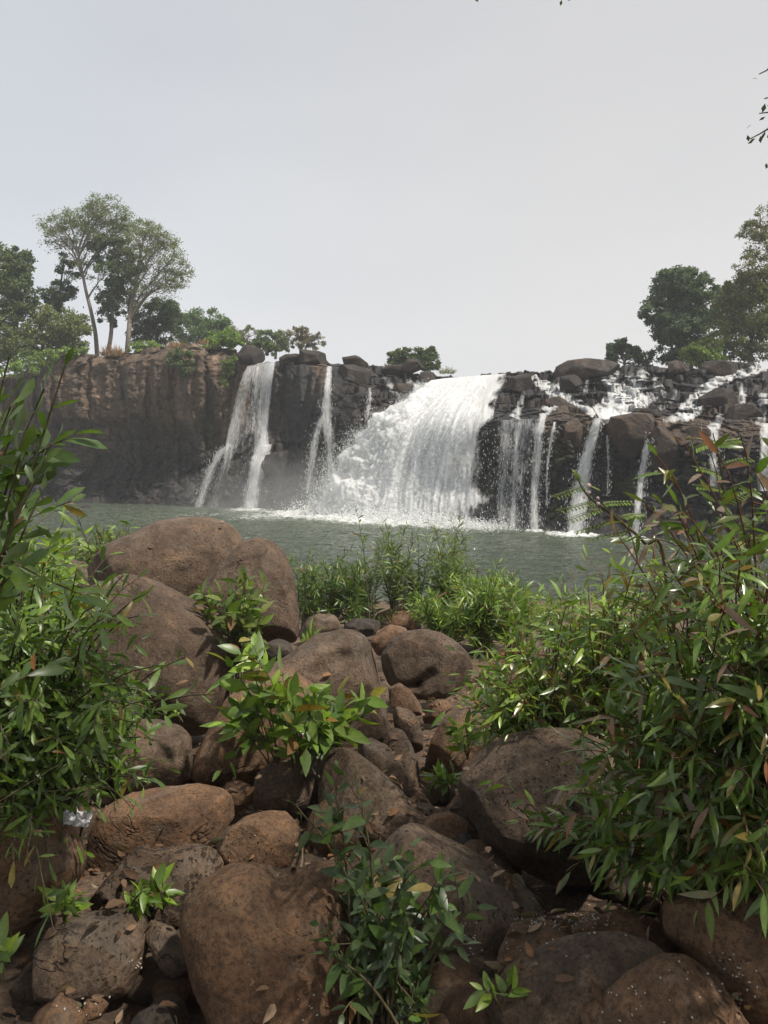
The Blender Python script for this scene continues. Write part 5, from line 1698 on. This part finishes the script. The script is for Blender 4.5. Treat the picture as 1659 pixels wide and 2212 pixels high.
tree('hazy tree showing between the big dark tree and the right-hand thicket',
     [(1565, 800), (1566, 740), (1570, 690)], 72, [(1560, 640, 26, 22, 1.2), (1585, 650, 26, 24, 1.2), (1550, 680, 26, 24, 1.2), (1580, 690, 30, 26, 1.2)], TD + TG[:1], 14, leaf=0.36, dens=1.4, r0=0.2, bark=M_DARKBARK)
tree('tall wispy brown-twigged tree cut by the right edge',
     [(1690, 800), (1685, 700), (1675, 600), (1668, 540)], 56, [(1640, 480, 30, 34, 1.0), (1625, 500, 24, 22, .8), (1655, 540, 40, 34, 1.2), (1620, 570, 34, 24, 1.0), (1690, 470, 40, 40, 1.2), (1650, 590, 44, 30, 1.3)], TB + TO, 15, leaf=0.24, dens=0.9, r0=0.2, bark=M_DARKBARK)
tree('drooping olive thicket below the wispy tree at the right edge',
     [(1620, 800), (1622, 750), (1625, 700)], 58, [(1600, 630, 34, 26, 1.5), (1640, 620, 34, 30, 1.5), (1580, 670, 36, 34, 1.5), (1630, 680, 44, 40, 1.7), (1560, 720, 36, 34, 1.4), (1610, 740, 48, 36, 1.6), (1660, 720, 40, 50, 1.6), (1690, 650, 40, 50, 1.5)],
     TO + TO + TG + [(0.12, 0.10, 0.04), (0.14, 0.15, 0.05)], 16, leaf=0.30, dens=1.6, r0=0.2, bark=M_DARKBARK)
tree('bright yellow-green bush at the foot of the olive thicket',
     [(1520, 800), (1520, 780), (1518, 768)], 57, [(1500, 760, 24, 16, 1.3), (1530, 752, 28, 20, 1.4), (1515, 775, 36, 14, 1.3), (1550, 765, 24, 18, 1.1)], [(0.11, 0.15, 0.03), (0.09, 0.13, 0.03), (0.13, 0.15, 0.04)], 17, leaf=0.28, dens=1.4, r0=0.08, bark=M_DARKBARK, name='bush', cat='bush')
CB = 'bushes on the crest of the falls'
for lab, x, y, d, lob, cols, seed in [
    ('wild leafy bush standing on the crest in the middle of the falls', 885, 796, 56.5, [(860, 770, 16, 14, 1.1), (852, 782, 14, 12, 1), (880, 762, 12, 9, .8), (905, 768, 18, 13, 1.1), (925, 766, 16, 11, 1), (935, 780, 14, 12, 1), (900, 782, 22, 12, 1.1), (868, 788, 20, 9, 1.1), (905, 792, 24, 8, 1.1), (930, 790, 18, 8, 1), (848, 768, 10, 10, .5), (932, 760, 10, 8, .5)], TD + TG[:2], 31),
    ('green bush spilling over the red cliff edge above its hanging creeper', 480, 748, 60.5, [(470, 735, 26, 16, 1.3), (495, 728, 20, 16, 1.2), (455, 748, 20, 12, 1), (510, 745, 14, 12, 1)], BRIGHT + TG, 32),
    ('low bright bush behind the dry grass between the airy trunks', 312, 760, 64, [(295, 752, 20, 10, 1.1), (318, 748, 22, 10, 1.2), (340, 755, 18, 9, 1)], BRIGHT + TG, 33),
    ('dark green bush on the crest left of the lacy fall', 560, 760, 61, [(550, 745, 16, 10, 1.1), (570, 748, 16, 11, 1.1), (585, 756, 12, 10, 1)], TD + TG, 34),
    ('creeper patch hanging down the red cliff under the green crest bush', 400, 775, 58.6, [(385, 785, 16, 14, 1), (405, 795, 18, 16, 1), (395, 765, 18, 12, 1), (375, 770, 12, 14, .8)], TG + TD, 35),
    ('yellow-green fern patch hanging beside the lacy fall', 497, 790, 58.0, [(497, 782, 12, 12, 1), (492, 800, 10, 16, 1), (488, 820, 8, 14, .8)], [(0.10, 0.13, 0.03), (0.08, 0.11, 0.03)], 36),
    ('pale green scrub on the slope at the far left of the cliff', 110, 800, 62.5, [(80, 775, 44, 16, 1.4), (130, 765, 30, 12, 1.2), (40, 795, 40, 16, 1.3), (165, 760, 22, 10, 1)], TG + BRIGHT, 37),
]:
    tree(lab, [(x, y), (x, y - 8), (x + 1, y - 16)], d, lob, cols, seed, leaf=0.24, dens=1.3, r0=0.05, bark=M_DARKBARK, name='bush', group=CB, twig_r=0.02, cat='bush', inner=11)


def grass(label, x, y, d, wpx, hpx, n, cols, seed):
    rs = np.random.RandomState(seed)
    mpp = d / FPX
    b = at(x, y, d)
    a = rs.uniform(-1, 1, n)
    P = b + np.stack([a * wpx * mpp, rs.uniform(-.4, .4, n), np.zeros(n)], 1)
    L = hpx * mpp * rs.uniform(0.5, 1.1, n) * (1 - 0.5 * a * a)
    D = nrm(np.stack([rs.normal(size=n) * 0.45 + a * 0.4, rs.normal(size=n) * 0.3, np.ones(n)], 1))
    c = np.array(cols)[rs.randint(len(cols), size=n)] * rs.uniform(0.7, 1.2, n)[:, None]
    v, f, cc = leaves_mesh(P, D, rs.normal(size=(n, 3)), L, np.full(n, 0.05), c, rs.uniform(0.1, 0.6, n), 0.1)
    o = obj('grass_tuft', v, f, M_DRYLEAF, None, loc=b, attrs={'Col': cc})
    tag(o, label, 'grass tuft', 'grass tufts on the crest')


DRY = [(0.28, 0.15, 0.07), (0.24, 0.13, 0.06), (0.30, 0.19, 0.10)]
grass('rust-coloured dry grass tuft beside the forked pale trunk', 243, 770, 62.3, 20, 30, 240, DRY, 1)
grass('rust-coloured dry grass tuft right of the low bright crest bush', 382, 752, 60.5, 18, 20, 160, DRY, 2)
grass('small dry grass tuft behind the green crest bush', 440, 744, 60.8, 12, 14, 80, DRY, 3)
grass('pale grass tuft on the crest left of the wild middle bush', 838, 796, 56.2, 8, 14, 50, [(0.2, 0.17, 0.09)], 4)
grass('pale grass tuft on the crest right of the wild middle bush', 966, 808, 55.6, 14, 20, 90, [(0.16, 0.17, 0.08), (0.2, 0.18, 0.1)], 5)
grass('green grass blades in front of the low grey-brown rock', 670, 1395, 9.5, 22, 50, 26, GREEN, 6)


# overhanging tree that shades the near bank; its outer twigs hang into the picture at the upper right
def canopy():
    rs = np.random.RandomState(77)
    root = thing('shade_tree', (5.5, -2.5, 2.6))
    tag(root, 'leafy tree reaching overhead, only its dark twig tips showing at the upper right edge', 'tree')
    sv, sf, so = [], [], 0

    def add(pts, ra, rb, sides=6):
        nonlocal so
        v, f = tube(pts, np.linspace(ra, rb, len(pts)), sides)
        sv.append(v)
        sf.append(f + so)
        so += len(v)
    top = np.array((3.0, -1.5, 9.5))
    tr = arc((5.5, -2.5, 2.5), top, rs, 16, 0.3)
    add(tr, 0.28, 0.16, 10)
    LP = []
    for k in range(52):
        y = rs.uniform(-5, 7.5)
        x = rs.uniform(-7, 8)
        z = max(9.3 + rs.uniform(-0.6, 1.8), EYEZ + 0.62 * y + 1.5)
        c = np.array((x, y, z))
        add(arc(top, c, rs, 12, 0.2, 0.1), 0.05, 0.01, 5)
        n = rs.randint(60, 170)
        LP.append(c + rs.normal(size=(n, 3)) * (0.75, 0.75, 0.22))
    # twigs in the picture
    for x0, y0, x1, y1, n in [(1760, 60, 1640, 160, 10), (1760, 180, 1620, 300, 16), (1760, 220, 1640, 245, 12), (1760, 330, 1662, 350, 6)]:
        pts = arc(at(x0, y0, 4.6), at(x1, y1, 4.6), rs, 10, 0.05, 0.05)
        add(np.concatenate([tr[-1:], pts]), 0.012, 0.003, 4)
        q = pts[rs.randint(5, 10, size=n)]
        LP.append(q + rs.normal(size=(n, 3)) * 0.03)
    for x in (1022, 1220):
        p = at(x, -14, 6)
        add(np.stack([top, (top + p) / 2 + (0, 0, .8), p]), 0.02, 0.004, 4)
        LP.append(p + rs.normal(size=(10, 3)) * (0.03, 0.03, 0.02))
    obj('trunk', np.concatenate(sv), np.concatenate(sf), M_DARKBARK, root)
    P = np.concatenate(LP)
    px_, py_ = pix(P)
    n_big = sum(len(q) for q in LP[:52])
    size = np.where(np.arange(len(P)) < n_big, 0.085, 0.045)
    v, f, c = far_leaves(P, size, [(0.03, 0.045, 0.018), (0.04, 0.06, 0.02), (0.05, 0.07, 0.022)], rs)
    obj('crown', v, f, M_FARLEAF, root, attrs={'Col': c}, smooth=False)


canopy()

# ------------------------------------------------------------------ litter, shells, wrapper, stick
bpy.context.view_layer.update()
DG = bpy.context.evaluated_depsgraph_get()


def bv_of(objs):
    V, Fs, off = [], [], 0
    for o_ in objs:
        me = o_.data
        v = np.zeros(len(me.vertices) * 3, np.float32)
        me.vertices.foreach_get('co', v)
        V.append(v.reshape(-1, 3) + np.array(o_.location))
        f = np.zeros(len(me.loops), np.int32)
        me.loops.foreach_get('vertex_index', f)
        k = len(me.loops) // len(me.polygons)
        f = f.reshape(-1, k)
        if k == 4:
            f = np.concatenate([f[:, :3], f[:, [0, 2, 3]]])
        Fs.append(f + off)
        off += len(me.vertices)
    return BVHTree.FromPolygons(np.concatenate(V).tolist(), np.concatenate(Fs).tolist())


NEAR_BV = bv_of([b for b in BOULDERS if b.name.startswith('boulder')] + [ground])
GROUND_BV = bv_of([ground])


def near_hit(x, y):
    h = NEAR_BV.ray_cast(Vector(EYE), Vector(ray(x, y)).normalized(), 40)
    return (np.array(h[0]), np.array(h[1])) if h[0] is not None else (None, None)


def top_hit(x, y):
    h = NEAR_BV.ray_cast(Vector((x, y, 12)), Vector((0, 0, -1)), 40)
    return np.array(h[0]), np.array(h[1])


def litter():
    rs = np.random.RandomState(300)
    P, N = [], []
    while len(P) < 9000:
        x, y = rs.uniform(-3.2, 3.2), rs.uniform(1.2, 8.5) ** 1.0
        if abs(x) > 0.75 * y + 0.4:
            continue
        p, n = top_hit(x, y)
        g = ground_z(x, y)
        if p[2] - g > 0.30 and rs.rand() > 0.03:
            continue
        P.append(p + (0, 0, rs.uniform(0.004, 0.03)))
        N.append(n)
    P, N = np.array(P), np.array(N)
    n = len(P)
    D = nrm(rs.normal(size=(n, 3)) * (1, 1, 0.35))
    NN = nrm(N + rs.normal(size=(n, 3)) * 0.4)
    cols = np.array([(0.17, 0.105, 0.065), (0.12, 0.07, 0.042), (0.26, 0.18, 0.12), (0.19, 0.10, 0.05), (0.08, 0.05, 0.032)])
    c = cols[rs.randint(5, size=n)] * rs.uniform(0.7, 1.2, n)[:, None]
    L = rs.uniform(0.025, 0.075, n)
    v, f, cc = leaves_mesh(P, D, NN, L, L * rs.uniform(0.3, 0.5, n), c, rs.uniform(-0.5, 0.6, n), 0.45, 'ovate')
    o = obj('leaf_litter', v, f, M_DRYLEAF, attrs={'Col': cc})
    tag(o, 'dry curled brown leaves littering the gaps between the boulders', 'dry leaves', kind='stuff')


litter()


def gravel():
    rs = np.random.RandomState(310)
    n0, f0 = ico(1)
    P = []
    while len(P) < 3000:
        x, y = rs.uniform(-3.2, 3.2), rs.uniform(1.2, 9.0)
        if abs(x) > 0.75 * y + 0.4 or fbm(np.array([(x * 1.3, y * 1.3, 4.0)]), 2)[0] < rs.uniform(-0.3, 0.15):
            continue
        p, n = top_hit(x, y)
        if p[2] - ground_z(x, y) > 0.14:
            continue
        P.append(p)
    P = np.array(P)
    n = len(P)
    s_ = rs.uniform(0.006, 0.026, n) * rs.uniform(0.6, 1.2, n)
    V = n0[None] * rs.uniform(0.6, 1.25, (n, len(n0), 1)) * s_[:, None, None] * rs.uniform(0.7, 1.3, (n, 1, 3)) + P[:, None]
    F = (np.arange(n)[:, None, None] * len(n0) + f0).reshape(-1, 3)
    o = obj('gravel', V.reshape(-1, 3), F, M_REDROCK)
    tag(o, 'loose gravel and pebbles in the gaps between the boulders', 'gravel', kind='stuff')


gravel()


def shells():
    rs = np.random.RandomState(400)
    prof = [(0.0, 0.0), (0.12, 0.28), (0.35, 0.5), (0.55, 0.55), (0.78, 0.40), (0.92, 0.2), (1.0, 0.0)]
    V = []
    for t, r in prof:
        for k in range(8):
            a = k * math.pi / 4
            V.append(((t - 0.5) * 2.0, math.cos(a) * r * 1.1, math.sin(a) * r * 1.1 + 0.1 * math.sin(t * 3)))
    V = np.array(V)
    i = np.arange(56).reshape(7, 8)
    j = np.roll(i, -1, 1)
    f = np.stack([i[:-1], j[:-1], j[1:], i[1:]], -1).reshape(-1, 4)
    t = NT('shell')
    v = t.objvec()
    n = t.noise(v, 60, 3)
    t.l(t.ramp(n, [(0.35, (0.20, 0.16, 0.12)), (0.58, (0.52, 0.47, 0.40))]), t.b.inputs['Base Color'])
    t.b.inputs['Roughness'].default_value = 0.5
    me = mesh_data('shell', V, f, t.m)
    spots = [(1240, 1992, 60, 20, 80), (1175, 1985, 40, 20, 40), (1090, 1868, 20, 14, 14), (1125, 1890, 20, 14, 14), (1160, 1915, 18, 14, 14), (1010, 2035, 30, 40, 22), (1350, 2160, 50, 40, 14), (1590, 2120, 40, 70, 26), (1480, 2090, 60, 40, 5), (300, 2080, 16, 14, 12),
             (1480, 2160, 90, 60, 6), (1150, 2040, 60, 40, 8), (550, 1870, 200, 60, 8), (190, 2185, 60, 25, 10), (660, 2180, 30, 30, 6)]
    for (x, y, sx, sy, k) in spots:
        for _ in range(k):
            p, n = near_hit(x + rs.normal() * sx * 0.6, y + rs.normal() * sy * 0.6)
            if p is None or (p[2] - ground_z(p[0], p[1]) > 0.42 and rs.rand() > 0.35):
                continue
            o = bpy.data.objects.new('shell', me)
            COL.objects.link(o)
            s = rs.uniform(0.0028, 0.0052)
            o.scale = (s, s, s)
            o.location = p + n * s * 0.4
            o.rotation_euler = (rs.uniform(-.3, .3), rs.uniform(-.4, .4), rs.uniform(0, 6.3))
            tag(o, 'tiny white shell-like pod scattered on the rocks', 'shell', 'tiny white pods scattered on the rocks')


shells()


def wrapper():
    rs = np.random.RandomState(12)
    c, _ = near_hit(160, 1800)
    nx, ny = 26, 16
    X, Y = np.meshgrid(np.linspace(-0.065, 0.065, nx), np.linspace(-0.04, 0.04, ny))
    p = np.stack([X.ravel(), Y.ravel(), np.zeros(X.size)], 1)
    f1, f2, rid = worley(p * 28 + 3)
    z = 0.035 * rid[:, 0] * sstep(0, 0.5, f2 - f1) + 0.02 * np.abs(pn(p * 35))
    p[:, 2] = z + 0.4 * (p[:, 1] + 0.05)
    p[:, 1] *= 0.8
    p[:, :2] += 0.012 * np.stack([pn(p * 30 + 5), pn(p * 30 + 9)], 1)
    q = p + c + (0, 0.0, 0.03)
    t = NT('printed_wrapper')
    v = t.n('TexCoord').outputs['Object']
    ln = t.ramp(t.noise(t.vmul(v, (120, 700, 1)), 1.0, 2), [(0.52, 0.0), (0.6, 1.0)])
    blk = t.ramp(t.noise(v, 14, 2), [(0.5, 0.0), (0.52, 1.0)])
    cc = t.mix(t.math('MULTIPLY', ln, blk), (0.72, 0.72, 0.74), (0.25, 0.22, 0.24))
    t.l(t.mix(t.ramp(t.noise(v, 9, 1), [(0.56, 0.0), (0.58, 1.0)]), cc, (0.55, 0.36, 0.36)), t.b.inputs['Base Color'])
    t.b.inputs['Roughness'].default_value = 0.35
    o = obj('wrapper', q, grid_faces(ny, nx), t.m, None, loc=c, smooth=False)
    tag(o, 'crumpled white printed wrapper dropped by the half-sunlit left boulder', 'litter')


wrapper()


def stick(label, a, b, r, seed):
    rs = np.random.RandomState(seed)
    p0, _ = near_hit(*a)
    p1, _ = near_hit(*b)
    pts = arc(p0 + (0, 0, r), p1 + (0, 0, r), rs, 10, 0.0, 0.06)
    v, f = tube(pts, np.linspace(r, r * 0.7, 10) * rs.uniform(0.9, 1.1, 10), 8)
    o = obj('stick', v, f, M_STICK, None, loc=pts[0])
    tag(o, label, 'stick')


M_STICK = bark_material('dry_stick', (0.14, 0.09, 0.055), (0.26, 0.18, 0.11))
stick('dry stick standing in the gap right of the tan rounded rock', (634, 1885), (648, 1800), 0.009, 1)
stick('thin dry twig on the leaf litter left of the heart-shaped boulder', (338, 2165), (372, 2120), 0.004, 2)

# ------------------------------------------------------------------ mist and haze
def mist(label, x, y, d, rx, ry, rz, dens):
    n, f = ico(3)
    c = at(x, y, d)
    c[2] = max(c[2], 0.2)
    o = obj('mist', c + n * (rx, ry, rz), f, None, None, loc=c)
    t = NT('mist')
    t.t.nodes.remove(t.b)
    vs = t.n('VolumePrincipled')
    vs.inputs['Color'].default_value = (0.95, 0.96, 0.97, 1)
    vs.inputs['Density'].default_value = dens
    t.l(vs.outputs[0], t.out.inputs['Volume'])
    o.data.materials.append(t.m)
    tag(o, label, 'mist', kind='stuff')


for k, (x, y, d, rx, ry, rz, de) in enumerate([(690, 1085, 47, 6.5, 2.6, 3.4, .014), (640, 1095, 48, 5, 2.4, 2.0, .018), (760, 1090, 45, 6, 2.2, 3.0, .014), (560, 1080, 51.5, 5.5, 2.0, 3.0, .014), (450, 1085, 54, 4, 2, 2, .012), (950, 1120, 42, 6, 1.6, 1.6, .012)]):
    mist('pale spray mist drifting at the foot of the falls', x, y, d, rx, ry, rz, de)


def haze():
    v = np.array([(x, y, z) for x in (-170, 170) for y in (-70, 265) for z in (-4.0, 29)], float)
    f = np.array([(0, 1, 3, 2), (4, 6, 7, 5), (0, 4, 5, 1), (2, 3, 7, 6), (0, 2, 6, 4), (1, 5, 7, 3)])
    o = obj('haze', v, f, None, smooth=False)
    t = NT('haze')
    t.t.nodes.remove(t.b)
    vs = t.n('VolumePrincipled')
    vs.inputs['Color'].default_value = (0.90, 0.94, 1.0, 1)
    vs.inputs['Density'].default_value = 0.0009
    t.l(vs.outputs[0], t.out.inputs['Volume'])
    o.data.materials.append(t.m)
    tag(o, 'thin grey haze hanging in the air', 'haze', kind='stuff')


haze()
